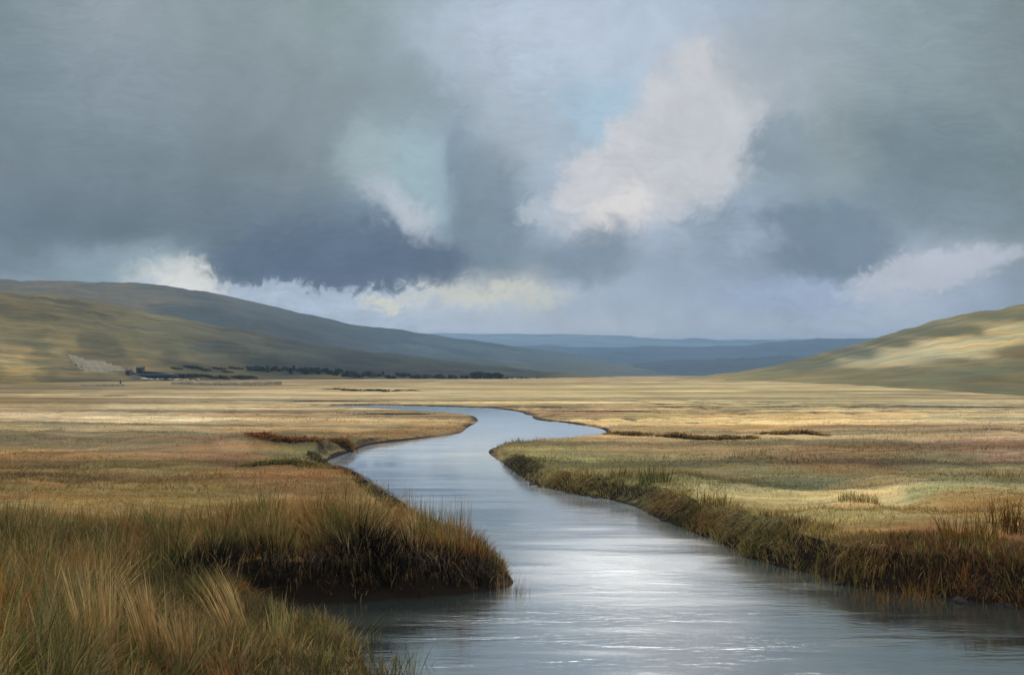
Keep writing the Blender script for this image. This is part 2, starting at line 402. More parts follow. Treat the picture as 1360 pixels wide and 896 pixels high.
POOLS = [(530, 551, 46, 1.3), (440, 533.5, 70, 1.6), (820, 547, 70, 1.3), (690, 541, 50, 1.6), (1230, 541, 140, 1.7), (480, 575, 26, .8), (985, 541, 90, 1.2)]
def river_sd(x, y):
    """distance to the shore: positive on land, negative on the water"""
    # ragged shore
    s = np.clip(y/14., .6, 5)
    x = x+(fbm(x*.9/s, y*.9/s, 31, 3)-.5)*.55*s
    y = y+(fbm(x*.9/s, y*.9/s, 41, 3)-.5)*.55*s
    shp = x.shape; x = x.ravel(); y = y.ravel()
    best = np.full(x.shape, 1e9); ins = np.zeros(x.shape, bool)
    A = PO; B = np.roll(PO, -1, 0)
    for (ax, ay), (bx, by) in zip(A, B):
        dx, dy = bx-ax, by-ay; L = dx*dx+dy*dy+1e-12
        tt = np.clip(((x-ax)*dx+(y-ay)*dy)/L, 0, 1)
        best = np.minimum(best, (x-ax-tt*dx)**2+(y-ay-tt*dy)**2)
        c = ((ay > y) != (by > y))
        if abs(by-ay) > 1e-12: ins ^= c & (x < (bx-ax)*(y-ay)/(by-ay)+ax)
    d = np.sqrt(best); d[ins] *= -1
    for px, py, hx, hy in POOLS:                                   # thin pools left standing in the flats
        cx, cy_, _ = at(px, py); rx = hx*cy_/F
        d = np.minimum(d, (np.sqrt(((x-cx)/rx)**2+((y-cy_)/hy)**2)-1)*hy)
    return d.reshape(shp)

def bank_height(x, y):
    """how far the turf stands over the water"""
    h = np.full(x.shape, .30)
    h = np.where(x > 0, .26+.22*sstep(34, 15, y), h)              # the right bank is cut higher near the eye
    h = np.where(x <= .3, (.30+.16*sstep(17, 14, y))*(1-.62*sstep(-1.5, .05, x)*sstep(19, 16, y)), h)
    h = h*(1+.9*(fbm(x*.30, y*.30, 5, 4)-.5))
    h = h*(1-.72*sstep(36, 66, y))
    return h

def land_z(x, y, d=None):
    if d is None: d = river_sd(x, y)
    bh = bank_height(x, y)
    s = np.clip(y/14., .8, 4)
    wd = .30*np.clip(s, .8, 2.2)                                   # cut banks near the eye, gentler ones farther off
    z = np.where(d > 0, .02+bh*sstep(-.05, wd, d), 0)
    z = np.where(d <= 0, .02+bh*sstep(-.05, wd, np.zeros_like(d))-.5*sstep(0, .25, -d)-.5*sstep(0, 1.8, -d), z)
    away = sstep(.5, 25, d)
    z = z+away*.45*(fbm(x*.07, y*.05, 11, 4)-.25)                  # the floor of the valley swells a little
    z = z+sstep(.3, 1.5, d)*(.22*(fbm(x*.9, y*.7, 21, 4)-.5)+.07*(fbm(x*4, y*3, 22, 2)-.5))*np.clip(1.4-y/120, 0, 1)
    z = z+2.0*sstep(120, 420, y)*sstep(0, 60, d)*.35
    # a low green bank in the left meadow
    hx, hy, _ = at(300, 584, .6)
    z = z+.42*np.exp(-((x-hx)/3.9)**4-((y-hy)/1.6)**2)
    return z

# ------------------------------------------------------------------ what grows where
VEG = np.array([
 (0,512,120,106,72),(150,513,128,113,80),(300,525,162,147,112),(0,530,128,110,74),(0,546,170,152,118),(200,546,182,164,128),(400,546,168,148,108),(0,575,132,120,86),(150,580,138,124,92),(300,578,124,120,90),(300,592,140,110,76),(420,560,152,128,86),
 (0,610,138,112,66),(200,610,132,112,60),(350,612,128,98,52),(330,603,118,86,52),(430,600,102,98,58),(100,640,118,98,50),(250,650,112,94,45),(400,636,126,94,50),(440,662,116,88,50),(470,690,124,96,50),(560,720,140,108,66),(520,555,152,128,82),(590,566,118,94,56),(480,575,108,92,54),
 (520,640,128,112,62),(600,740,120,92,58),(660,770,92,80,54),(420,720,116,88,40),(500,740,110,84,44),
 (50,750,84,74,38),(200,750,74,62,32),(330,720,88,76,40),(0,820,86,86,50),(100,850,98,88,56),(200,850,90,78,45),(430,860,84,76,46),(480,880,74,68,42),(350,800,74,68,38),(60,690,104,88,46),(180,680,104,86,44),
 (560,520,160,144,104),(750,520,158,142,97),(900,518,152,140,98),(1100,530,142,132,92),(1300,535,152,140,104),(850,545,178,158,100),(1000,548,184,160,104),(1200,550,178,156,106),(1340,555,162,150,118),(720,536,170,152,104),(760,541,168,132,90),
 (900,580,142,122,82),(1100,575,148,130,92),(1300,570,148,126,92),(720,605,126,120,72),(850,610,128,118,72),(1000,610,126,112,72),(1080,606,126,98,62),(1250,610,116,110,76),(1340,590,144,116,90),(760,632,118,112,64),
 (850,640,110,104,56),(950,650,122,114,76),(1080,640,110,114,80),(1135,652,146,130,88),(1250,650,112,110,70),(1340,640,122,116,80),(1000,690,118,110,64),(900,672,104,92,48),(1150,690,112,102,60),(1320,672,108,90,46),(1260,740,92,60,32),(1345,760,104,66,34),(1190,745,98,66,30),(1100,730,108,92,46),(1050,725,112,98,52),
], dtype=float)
ILL = 1.0
VCOL = lin(VEG[:, 2:])/ILL
def veg_colour(x, y):
    yy = np.maximum(y, 4.0)
    px = CX+F*x/yy; py = H0+F*2.55/yy
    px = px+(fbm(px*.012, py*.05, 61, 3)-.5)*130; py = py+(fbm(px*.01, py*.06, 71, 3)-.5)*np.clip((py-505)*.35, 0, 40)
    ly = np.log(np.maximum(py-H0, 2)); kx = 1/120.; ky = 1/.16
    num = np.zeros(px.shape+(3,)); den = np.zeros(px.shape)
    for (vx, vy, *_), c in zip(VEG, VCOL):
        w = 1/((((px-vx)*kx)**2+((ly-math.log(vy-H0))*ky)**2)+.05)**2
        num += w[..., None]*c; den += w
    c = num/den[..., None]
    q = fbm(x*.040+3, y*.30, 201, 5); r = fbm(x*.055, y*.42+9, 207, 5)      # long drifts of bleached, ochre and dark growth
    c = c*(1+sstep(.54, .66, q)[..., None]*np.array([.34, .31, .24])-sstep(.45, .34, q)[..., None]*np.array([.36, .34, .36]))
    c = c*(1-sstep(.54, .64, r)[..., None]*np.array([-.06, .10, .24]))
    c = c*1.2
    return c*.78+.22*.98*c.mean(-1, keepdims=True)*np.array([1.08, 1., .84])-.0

# ------------------------------------------------------------------ the ground
def build_ground():
    ya = np.geomspace(5.5, 130, 720)-3.0
    yb = np.geomspace(127, 16000, 160)[1:]
    ys = np.concatenate([[-14, -9, -5, -2, .5], ya, yb])
    u = np.linspace(-1, 1, 760); u = np.sign(u)*(np.abs(u)*.62+.9*np.abs(u)**3*1.1)
    X = u[None, :]*(np.maximum(ys, 0)[:, None]+9.0)*1.0
    Y = np.repeat(ys[:, None], len(u), 1)
    d = river_sd(X, Y)
    Z = land_z(X, Y, d)
    V = np.stack([X, Y, Z], -1).reshape(-1, 3)
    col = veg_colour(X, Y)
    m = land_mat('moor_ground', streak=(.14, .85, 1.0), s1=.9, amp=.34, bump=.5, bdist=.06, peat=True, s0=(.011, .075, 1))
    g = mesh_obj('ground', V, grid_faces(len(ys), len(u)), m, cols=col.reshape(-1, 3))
    tag(g, kind='structure')
build_ground()
wv = [(-260, -14, 0), (160, -14, 0), (160, 135, 0), (-260, 135, 0)]
tag(mesh_obj('river', wv, [(0, 1, 2, 3)], water_mat(), smooth=False), kind='structure')

# ------------------------------------------------------------------ hills
def interp(pts, x):
    pts = np.array(pts, float); xs = pts[:, 0]
    # smooth through the survey points
    xf = np.linspace(xs[0], xs[-1], 600); yf = np.interp(xf, xs, pts[:, 1])
    k = np.hanning(31); k /= k.sum()
    yf = np.convolve(np.pad(yf, 15, mode='edge'), k, 'valid')
    return np.interp(x, xf, yf)

def hill(name, crest, dist, foot, colours, rough=2.0, prof=1.15, loft=(9, 42, 1), amp=.36, nx=420, nt=90, seed=0, back=1.5, shade=.68):
    """crest: (px, py) of the skyline; dist: (px, metres) of that skyline; foot: (px, metres) where the slope begins"""
    x0, x1 = crest[0][0], crest[-1][0]
    px = np.linspace(x0, x1, nx)
    cy_ = interp(crest, px)+2.6*(fbm(px*.018+seed*7, px*0, 30+seed, 4)-.5)*(np.interp(px, [x0, x0+80, x1-80, x1], [0, 1, 1, 0]) if seed != 6 else np.clip((px-x0-160)/100, 0, 1)); Yc = interp(dist, px); Yf = np.minimum(interp(foot, px), Yc*.93)
    tt = np.concatenate([np.linspace(0, 1, nt), 1+np.linspace(.06, 1, 14)*back])
    T, PX = np.meshgrid(tt, px, indexing='ij')
    YC = np.repeat(Yc[None], len(tt), 0); YF = np.repeat(Yf[None], len(tt), 0)
    Y = YF+(YC-YF)*T
    ZC = CAMZ+(H0-np.repeat(cy_[None], len(tt), 0))/F*YC
    prof_ = np.where(T <= 1, np.sin(np.clip(T, 0, 1)*math.pi/2)**prof, 1-.5*(T-1)**1.6)
    X = (PX-CX)/F*Y
    zf = -1.2
    Z = zf+(ZC-zf)*prof_
    damp = np.clip(T*3, 0, 1)*(1-.75*np.exp(-((T-1)/.10)**2))
    L = (Yc.mean()-Yf.mean())
    Z = Z+rough*damp*(fbm(X/(L*.16), Y/(L*.12), 80+seed, 5)-.5)*2
    Z = Z-rough*.9*damp*np.abs(fbm(PX*.028+T*1.2, T*1.5, 60+seed, 4)-.5)*2   # gullies
    Z = np.maximum(Z, -1.2)
    # colours by survey points (px, py)
    py = H0-F*(Z-CAMZ)/Y
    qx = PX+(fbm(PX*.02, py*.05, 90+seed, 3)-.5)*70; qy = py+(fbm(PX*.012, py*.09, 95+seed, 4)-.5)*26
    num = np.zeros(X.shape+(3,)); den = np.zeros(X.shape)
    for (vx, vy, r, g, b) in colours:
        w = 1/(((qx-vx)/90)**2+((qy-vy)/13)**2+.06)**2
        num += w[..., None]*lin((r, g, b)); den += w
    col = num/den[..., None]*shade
    he = sstep(.53, .62, fbm(PX*.011+T*1.5, T*7+PX*.004, 300+seed, 5))[..., None]     # beds of heather
    if seed == 6: he *= .15
    col = col*(1-he*np.array([.40, .36, .28]))
    bl = sstep(.54, .63, fbm(PX*.013-T, T*9-PX*.003, 320+seed, 5))[..., None]         # bleached grass
    if seed == 6: bl *= .3
    col = col*(1+bl*np.array([.26, .22, .12]))
    HILLS.append((PX[T <= 1], py[T <= 1], np.stack([X, Y, Z], -1)[T <= 1]))
    V = np.stack([X, Y, Z], -1).reshape(-1, 3)
    m = land_mat(name+'_moor', s1=1.0, amp=amp, bump=.3, bdist=rough*.5, loft=loft)
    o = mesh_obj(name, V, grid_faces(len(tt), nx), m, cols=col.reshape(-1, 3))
    la = o.data.attributes.new('loft', 'FLOAT_VECTOR', 'POINT')
    la.data.foreach_set('vector', np.stack([PX/1360., T+.05*(PX-CX)/1360., PX*0+seed], -1).astype(np.float32).ravel())
    return tag(o, kind='structure')

HILLS = []
def on_hill(i, px, py):
    """the place on a hill's slope seen in the photograph at this pixel"""
    a, b, P = HILLS[i]; e = ((a-px)/3)**2+((b-py)*1.5)**2; k = np.argpartition(e, 8)[:8]; w = 1/(e[k]+.15)**2
    return (P[k]*w[:, None]).sum(0)/w.sum()
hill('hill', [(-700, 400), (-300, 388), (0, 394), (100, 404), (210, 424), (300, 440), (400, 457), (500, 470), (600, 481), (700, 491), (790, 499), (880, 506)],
     [(-700, 700), (0, 760), (400, 1000), (880, 1300)], [(-700, 230), (0, 260), (300, 380), (600, 520), (880, 620)],
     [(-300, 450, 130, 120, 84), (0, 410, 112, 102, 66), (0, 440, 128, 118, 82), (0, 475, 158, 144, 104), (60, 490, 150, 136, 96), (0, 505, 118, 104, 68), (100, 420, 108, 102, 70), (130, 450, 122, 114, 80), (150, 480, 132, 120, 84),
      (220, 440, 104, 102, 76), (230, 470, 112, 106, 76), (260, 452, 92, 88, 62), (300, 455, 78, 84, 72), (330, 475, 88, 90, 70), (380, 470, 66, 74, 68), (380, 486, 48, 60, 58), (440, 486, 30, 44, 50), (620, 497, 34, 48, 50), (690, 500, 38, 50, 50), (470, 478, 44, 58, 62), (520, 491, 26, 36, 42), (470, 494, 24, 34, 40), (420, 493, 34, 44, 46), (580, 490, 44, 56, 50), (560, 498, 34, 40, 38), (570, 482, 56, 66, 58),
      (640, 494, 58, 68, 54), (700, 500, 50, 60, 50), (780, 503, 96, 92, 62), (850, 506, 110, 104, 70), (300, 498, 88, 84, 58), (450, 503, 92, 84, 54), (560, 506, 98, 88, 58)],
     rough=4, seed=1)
hill('hill', [(-700, 378), (-300, 370), (0, 374), (150, 381), (260, 390), (330, 402), (400, 421), (470, 435), (560, 444), (650, 456), (750, 471), (850, 488), (940, 503)],
     [(-700, 1500), (0, 1700), (400, 2500), (940, 3800)], [(-700, 900), (0, 950), (400, 1200), (940, 2000)],
     [(-300, 390, 112, 104, 76), (0, 380, 104, 98, 76), (0, 395, 118, 108, 74), (150, 392, 110, 102, 72), (250, 400, 90, 90, 72), (330, 415, 78, 82, 70), (300, 430, 62, 70, 66), (400, 440, 60, 66, 58), (480, 452, 58, 70, 72), (500, 470, 40, 56, 60), (560, 456, 66, 88, 98), (600, 465, 56, 78, 86), (600, 482, 50, 64, 60), (680, 475, 66, 86, 90), (700, 490, 70, 74, 58), (800, 495, 76, 82, 66)],  # bluest points: distance haze put into the slope's colour
     rough=7, seed=2)
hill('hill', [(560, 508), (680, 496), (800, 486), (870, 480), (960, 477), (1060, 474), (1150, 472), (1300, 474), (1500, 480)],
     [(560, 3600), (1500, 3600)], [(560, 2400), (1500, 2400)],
     [(700, 495, 30, 50, 62), (900, 490, 20, 40, 62), (1000, 500, 20, 40, 64), (1100, 485, 28, 48, 66)], rough=14, seed=3)  # blue of the distant air painted into this ridge
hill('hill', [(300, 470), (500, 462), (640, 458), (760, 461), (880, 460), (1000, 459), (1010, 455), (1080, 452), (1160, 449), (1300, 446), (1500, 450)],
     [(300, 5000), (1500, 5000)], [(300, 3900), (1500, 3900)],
     [(600, 470, 80, 100, 110), (900, 470, 48, 68, 86), (1200, 470, 52, 66, 76)], rough=16, seed=4)  # haze blue mixed into the ridge's own colour
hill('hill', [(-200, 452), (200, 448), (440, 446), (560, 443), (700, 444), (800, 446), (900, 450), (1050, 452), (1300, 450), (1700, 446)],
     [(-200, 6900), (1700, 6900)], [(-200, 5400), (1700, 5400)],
     [(600, 460, 140, 160, 172), (1000, 460, 126, 150, 168)], rough=16, seed=5)  # pale blue-grey: haze painted on so the crest fades into the sky
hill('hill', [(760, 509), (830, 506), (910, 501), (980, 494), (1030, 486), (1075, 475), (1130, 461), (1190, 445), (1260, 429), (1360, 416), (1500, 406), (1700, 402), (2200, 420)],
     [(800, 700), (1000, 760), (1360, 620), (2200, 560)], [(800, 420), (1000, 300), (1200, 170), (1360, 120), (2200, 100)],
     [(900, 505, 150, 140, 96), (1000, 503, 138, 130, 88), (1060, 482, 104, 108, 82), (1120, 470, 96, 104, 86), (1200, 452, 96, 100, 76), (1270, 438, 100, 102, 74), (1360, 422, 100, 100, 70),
      (1150, 482, 190, 176, 134), (1190, 476, 202, 188, 146), (1230, 467, 208, 192, 148), (1265, 459, 210, 194, 148), (1300, 450, 212, 196, 148), (1340, 440, 206, 190, 140), (1380, 432, 190, 174, 122), (1420, 430, 160, 146, 100), (1200, 490, 118, 116, 82), (1300, 480, 116, 110, 76), (1360, 465, 112, 104, 70),  # cream points: a sunlit strip of the slope put into its colour
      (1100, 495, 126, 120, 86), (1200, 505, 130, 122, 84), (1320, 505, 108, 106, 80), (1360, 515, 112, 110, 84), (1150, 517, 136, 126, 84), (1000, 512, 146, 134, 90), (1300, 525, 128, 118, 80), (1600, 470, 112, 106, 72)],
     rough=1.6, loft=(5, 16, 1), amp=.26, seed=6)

# ------------------------------------------------------------------ blades
def blades(name, base, hgt, wid, leanx, leany, col, mat, parent=None, curl=.5, tip=None, segs=2, droop=None):
    """one mesh of grass: every blade bends over its own way"""
    n = len(base)
    yaw = rng.uniform(-1.1, 1.1, n)
    sx, sy = np.cos(yaw), np.sin(yaw)
    lv = []; cs = []
    levels = np.linspace(0, 1, segs+1)
    for t in levels:
        c = base+np.stack([leanx*hgt*(t*(1-curl)+curl*t*t), leany*hgt*(t*(1-curl)+curl*t*t), hgt*t*(1-.18*t*np.hypot(leanx, leany))], -1)
        if droop is not None: c[:, 2] -= droop*hgt*t*t
        w = wid*(1-t**1.8)*.5 if t < 1 else 0
        cc = col if tip is None else col*(1-.75*t**2)+tip*.75*t**2
        if t < 1:
            o = np.stack([sx*w, sy*w, np.zeros(n)], -1)
            lv += [c-o, c+o]; cs += [cc, cc]
        else: lv.append(c); cs.append(cc)
    k = len(lv)
    V = np.stack(lv, 1).reshape(-1, 3); CC = np.stack(cs, 1).reshape(-1, 3)
    b = (np.arange(n)*k)[:, None]
    pat = []; tot = []
    for s in range(segs-1): pat += [2*s, 2*s+1, 2*s+3, 2*s+2]; tot.append(4)
    pat += [2*segs-2, 2*segs-1, 2*segs]; tot.append(3)
    li = (b+np.array(pat)[None]).ravel(); lt = np.tile(tot, n); ls = np.concatenate([[0], np.cumsum(lt)[:-1]])
    return mesh_obj(name, V, (li, ls, lt), mat, parent, cols=CC, smooth=False)

GR = plant_mat('grass_blades')
def scatter(n, x0, x1, y0, y1, fan=False):
    """n places, evenly over a fan before the eye or over a rectangle"""
    if fan:
        y = np.exp(rng.uniform(math.log(y0), math.log(y1), n)); x = rng.uniform(x0, x1, n)*y
    else:
        y = rng.uniform(y0, y1, n); x = rng.uniform(x0, x1, n)
    return x, y

def jitter(col, a, n): return np.clip(col*(1+a*rng.normal(0, 1, (n, 1)))*(1+.35*a*rng.normal(0, 1, (n, 3))), .006, .8)

def clumpy(x, y, f, s, k):
    return fbm(x*f, y*f, s, 3) > k

# tall sedge of the near left bank
def shore_normal(x, y):
    e = .06
    gx = river_sd(x+e, y)-river_sd(x-e, y); gy = river_sd(x, y+e)-river_sd(x, y-e)
    l = np.hypot(gx, gy)+1e-6
    return gx/l, gy/l

def clumps(cx, cy, r, nb, hgt, base, lean=.45, tipk=(1.4, 1.25, 1.05), wid=(.007, .018), drift=(0, 0), jit=.2):
    """tussocks: from each centre nb blades that stand up in the middle and fall outwards at the rim"""
    idx = np.repeat(np.arange(len(cx)), nb); n = len(idx)
    q = np.sqrt(rng.uniform(0, 1, n)); a = rng.uniform(0, 2*math.pi, n)
    ox, oy = q*np.cos(a), q*np.sin(a)
    x = cx[idx]+ox*r[idx]; y = cy[idx]+oy*r[idx]
    d = river_sd(x, y); z = np.maximum(land_z(x, y, d), -.1)
    h = hgt[idx]*rng.uniform(.45, 1.1, n)*(1-.25*q)
    lx = ox*lean+rng.normal(0, .13, n)+(rng.normal(0, .16, len(cx)))[idx]+drift[0]; ly = oy*lean+rng.normal(0, .12, n)+(rng.normal(0, .12, len(cx)))[idx]+drift[1]
    col = jitter(base[idx], jit, n)
    dead = rng.uniform(0, 1, n) < .12
    col[dead] = lin((182, 158, 112))*rng.uniform(.45, 1, (dead.sum(), 1))
    return np.stack([x, y, z-.04], -1), h, rng.uniform(wid[0], wid[1], n), lx, ly, col, np.clip(col*np.array(tipk), 0, .6), np.where(q > .55, rng.uniform(0, .35, n), 0)
def mud(c): return c*.72+.28*c.mean(1, keepdims=True)*np.array([1.16, .98, .70])

def near_sedge():
    # tussocks over the bank, thickest near the eye
    x, y = scatter(5600, -11, 1.2, 3.8, 16.4); d = river_sd(x, y)
    keep = (d > .10) & (x < .4) & (rng.uniform(0, 1, len(x)) < np.where(y < 12, .62, np.where(x < -3.6, .62, .9)))
    keep &= ~((y < 11.9) & (d < 1.3) & (x > -5.0) & (rng.uniform(0, 1, len(x)) < .15))
    keep &= (fbm(x*1.1, y*1.1, 104, 3) > .33+.04*(y > 11.7))
    x, y, d = x[keep], y[keep], d[keep]; n = len(x)
    big = fbm(x*.5, y*.5, 103, 3)
    h = (.34+.80*big)*rng.uniform(.5, 1.45, n)
    bay = sstep(3.0, .5, d)*sstep(-5.8, -3.8, x)*(y < 11.9)
    h *= (1-.62*bay)*np.where((y > 12) & (x < -4), .80, 1)*(1-.78*np.clip((x+2.1)/2.2, 0, 1))*np.where((y > 11.8) & (x > -4.5), 1.22, 1)*np.where((x > -3.2) & (y < 11.9), .75, 1)
    base = mud(veg_colour(x, y)*1.4)*(1+.45*sstep(10.5, 7.0, y))[:, None]
    gr = (fbm(x*.6, y*.6, 117, 3) > .47) & (y < 11.5); base[gr] = base[gr]*np.array([.86, 1.04, .92])
    u = rng.uniform(0, 1, n); f = fbm(x*.45, y*.45, 113, 3)
    rust = u < .06+.60*sstep(.44, .56, f)*(y > 11)*sstep(-5.5, -3.2, x); base[rust] = lin((156, 106, 56))*rng.uniform(.6, 1.2, (rust.sum(), 1))
    straw = (u > .80); base[straw] = lin((168, 146, 94))*rng.uniform(.55, 1.05, (straw.sum(), 1))
    olive = (u > .50) & (u < .80); base[olive] = lin((98, 102, 56))*rng.uniform(.6, 1.2, (olive.sum(), 1))
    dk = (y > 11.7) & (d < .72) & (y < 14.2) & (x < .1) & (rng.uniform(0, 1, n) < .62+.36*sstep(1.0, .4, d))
    base[dk] = lin((20, 19, 17))*rng.uniform(.5, 1.5, (dk.sum(), 1)); h[dk] *= rng.uniform(.25, .8, dk.sum())  # near-black: shade under the spit's edge put into the blades
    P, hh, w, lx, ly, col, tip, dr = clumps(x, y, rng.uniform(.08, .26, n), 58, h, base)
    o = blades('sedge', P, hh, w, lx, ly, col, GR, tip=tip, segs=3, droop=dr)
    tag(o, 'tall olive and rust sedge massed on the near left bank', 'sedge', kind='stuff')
near_sedge()

def undergrowth():
    x, y = scatter(110000, -11, 1.0, 3.8, 16); d = river_sd(x, y)
    keep = (d > .03) & (x < .5); x, y, d = x[keep], y[keep], d[keep]; n = len(x)
    k = fbm(x*1.3, y*1.3, 171, 3)
    h = (.06+.42*k**1.5)*rng.uniform(.4, 1.3, n)
    col = mud(veg_colour(x, y)*.95)*np.where((k > .5)[:, None], np.array([.85, 1.0, .85]), np.array([1., .92, .8]))
    g = (rng.uniform(0, 1, n) < .22); col[g] = lin((150, 130, 84))*rng.uniform(.5, 1.0, (g.sum(), 1))
    e = (y > 11.7) & (d < .75) & (rng.uniform(0, 1, n) < .75); col[e] = lin((26, 23, 18))*rng.uniform(.5, 1.6, (e.sum(), 1))  # the spit's undershadow painted on the short grass too
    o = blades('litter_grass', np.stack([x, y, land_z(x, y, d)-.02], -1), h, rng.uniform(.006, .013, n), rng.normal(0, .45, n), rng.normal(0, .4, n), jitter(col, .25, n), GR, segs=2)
    tag(o, 'short matted grass between the sedge tussocks of the near left bank', 'grass', kind='stuff')
undergrowth()

def shallow_sedge():
    x, y = scatter(900, -3.6, .2, 7.6, 11.6); d = river_sd(x, y)
    keep = (d < .05) & (d > -.75) & (rng.uniform(0, 1, len(x)) < .5*sstep(-.8, 0, d)); x, y, d = x[keep], y[keep], d[keep]; n = len(x)
    base = np.where((rng.uniform(0, 1, n) < .5)[:, None], lin((104, 102, 58)), lin((70, 66, 42)))
    P, hh, w, lx, ly, col, tip, dr = clumps(x, y, rng.uniform(.06, .2, n), 16, rng.uniform(.25, .6, n), base, wid=(.005, .012))
    P[:, 2] = -.06
    o = blades('shallow_sedge', P, hh, w, lx, ly, col, GR, tip=tip, segs=3, droop=dr)
    tag(o, 'thin sedge standing in the dark shallows off the near bank', 'sedge', kind='stuff')
shallow_sedge()

def meadow():
    x, y = scatter(300000, -.72, .72, 11, 85, fan=True)
    d = river_sd(x, y)
    keep = (d > .10) & (fbm(x*.6, y*1.1, 121, 3)+.25*rng.uniform(-1, 1, len(x)) > .34+.26*sstep(20, 60, y))
    x, y, d = x[keep], y[keep], d[keep]; n = len(x)
    z = land_z(x, y, d)
    edge = sstep(2.5, .2, d)
    h = (.045+.22*fbm(x*.22, y*.6, 123, 3)**2+.07*edge)*rng.uniform(.5, 1.3, n)
    h *= np.clip(1.25-y/120, .5, 1)
    w = .005*np.clip(y/10, 1, 8)*rng.uniform(.7, 1.4, n)
    col = jitter(veg_colour(x, y)*1.25, .16, n)
    k = fbm(x*.16, y*1.0, 127, 4)[:, None]
    col = col*(1+1.1*sstep(.52, .66, k)*np.array([.42, .36, .22])-.5*sstep(.46, .34, k)*np.array([.55, .50, .55]))
    lx = rng.normal(0, .9, n); ly = rng.normal(0, .35, n)
    o = blades('meadow_grass', np.stack([x, y, z-.015], -1), h, w, lx, ly, col, GR, segs=2)
    tag(o, 'short straw and olive grass over the valley floor', 'grass', kind='stuff')
meadow()

def bank_sedge():
    """the fringe along the cut right bank and round the bend"""
    x, y = scatter(30000, -.1, .80, 11.5, 38, fan=True); d = river_sd(x, y)
    wid = np.where(y < 22, 1.5, .6)*(.15+1.5*fbm(x*.35, y*.35, 131, 3)**1.3)
    keep = (d > .04) & (d < wid) & (x > .4) & (fbm(x*.9, y*.9, 133, 3) > .475) & (rng.uniform(0, 1, len(x)) < .85)
    x, y, d = x[keep], y[keep], d[keep]; n = len(x)
    h = (.06+.42*fbm(x*.6, y*.6, 135, 3)**1.3)*rng.uniform(.5, 1.3, n)*np.clip(1.35-y/45, .35, 1)
    base = mud(veg_colour(x, y)*1.3)
    u = rng.uniform(0, 1, n)
    b = u < .05+.32*sstep(3.6, 5.2, x)*sstep(20, 15, y); base[b] = lin((126, 84, 44))*rng.uniform(.5, 1.2, (b.sum(), 1))
    b = (u > .22) & (u < .38); base[b] = lin((122, 124, 68))*rng.uniform(.55, 1.25, (b.sum(), 1))
    b = (u > .38) & (u < .58); base[b] = lin((40, 34, 22))*rng.uniform(.5, 1.5, (b.sum(), 1))
    nb = 34
    P, hh, w, lx, ly, col, tip, dr = clumps(x, y, rng.uniform(.08, .26, n)*np.clip(y/14, 1, 2), nb, h, base, wid=(.007, .016))
    w *= np.clip(P[:, 1]/13, 1, 3)
    o = blades('bank_sedge', P, hh, w, lx, ly, col, GR, tip=tip, segs=3, droop=dr)
    tag(o, 'olive and rust sedge fringing the cut edge of the right bank', 'sedge', kind='stuff')
bank_sedge()

def hanging_grass():
    """old growth that hangs over the cut banks down to the water"""
    x, y = scatter(420000, -.5, .85, 10.5, 34, fan=True)
    d = river_sd(x, y)
    keep = (d > .10) & (d < .42*np.clip(y/14, 1, 1.6)) & (fbm(x*1.0, y*1.0, 143, 3) > np.where(x > .6, .50-.06*sstep(4, 7, x), .42)) & ((y > 12) | (x > 0))
    x, y, d = x[keep], y[keep], d[keep]; n = len(x)
    z = land_z(x, y, d)
    gx, gy = shore_normal(x, y)
    h = rng.uniform(.18, .55, n)*np.where(x > 0, 1, .8)
    w = rng.uniform(.007, .014, n)*np.clip(y/13, 1, 2.4)
    k = fbm(x*1.4, y*1.4, 147, 3)
    base = np.where((k > .56)[:, None], lin((112, 84, 46)), np.where((k > .44)[:, None], lin((92, 88, 50)), lin((48, 38, 26))))
    col = jitter(base*.7+veg_colour(x, y)*.4, .3, n)
    lf = (x < .6) & (rng.uniform(0, 1, n) < .75); col[lf] = lin((30, 26, 19))*rng.uniform(.5, 1.7, (lf.sum(), 1))  # left bank: shade beneath the overhang painted into most blades
    L = rng.uniform(.4, .95, n)
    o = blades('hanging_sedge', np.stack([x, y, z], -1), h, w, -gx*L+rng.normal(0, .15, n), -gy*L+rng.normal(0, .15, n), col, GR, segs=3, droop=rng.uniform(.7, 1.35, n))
    tag(o, 'brown sedge hanging over the cut banks towards the water', 'sedge', kind='stuff')
hanging_grass()

# ------------------------------------------------------------------ tufts and clumps one can tell apart
def tuft(name, px, py, n, hgt, spread, lean, c1, c2, label, cat, group=None, wid=(.006, .014), z0=None, mixdark=0.0, segs=3, lsd=.08, ylean=0.0):
    X, Y, _ = at(px, py, .3 if z0 is None else z0)
    xx, yy = np.array([X]), np.array([Y])
    Z = float(land_z(xx, yy)[0]) if z0 is None else z0
    X, Y, Z = (X, Y, Z) if z0 is not None else (*at(px, py, Z)[:2], Z)
    r = np.sqrt(rng.uniform(0, 1, n))*spread; a = rng.uniform(0, 2*math.pi, n)
    bx, by = r*np.cos(a), r*np.sin(a)*.8
    gz = np.maximum(land_z(X+bx, Y+by), -.25)-Z-.03
    h = hgt*rng.uniform(.55, 1.1, n)
    k = rng.uniform(0, 1, (n, 1)); col = lin(c1)*k+lin(c2)*(1-k)
    if mixdark: col[rng.uniform(0, 1, n) < mixdark] *= .35
    col = jitter(col, .15, n)
    o = blades(name, np.stack([bx, by, gz], -1), h, rng.uniform(*wid, n), lean+rng.normal(0, lsd, n)+bx/spread*.12, ylean+rng.normal(0, lsd, n)+by/spread*.1, col, GR, segs=segs, tip=np.clip(col*1.2, 0, .65))
    o.location = (X, Y, Z)
    return tag(o, label, cat, group)

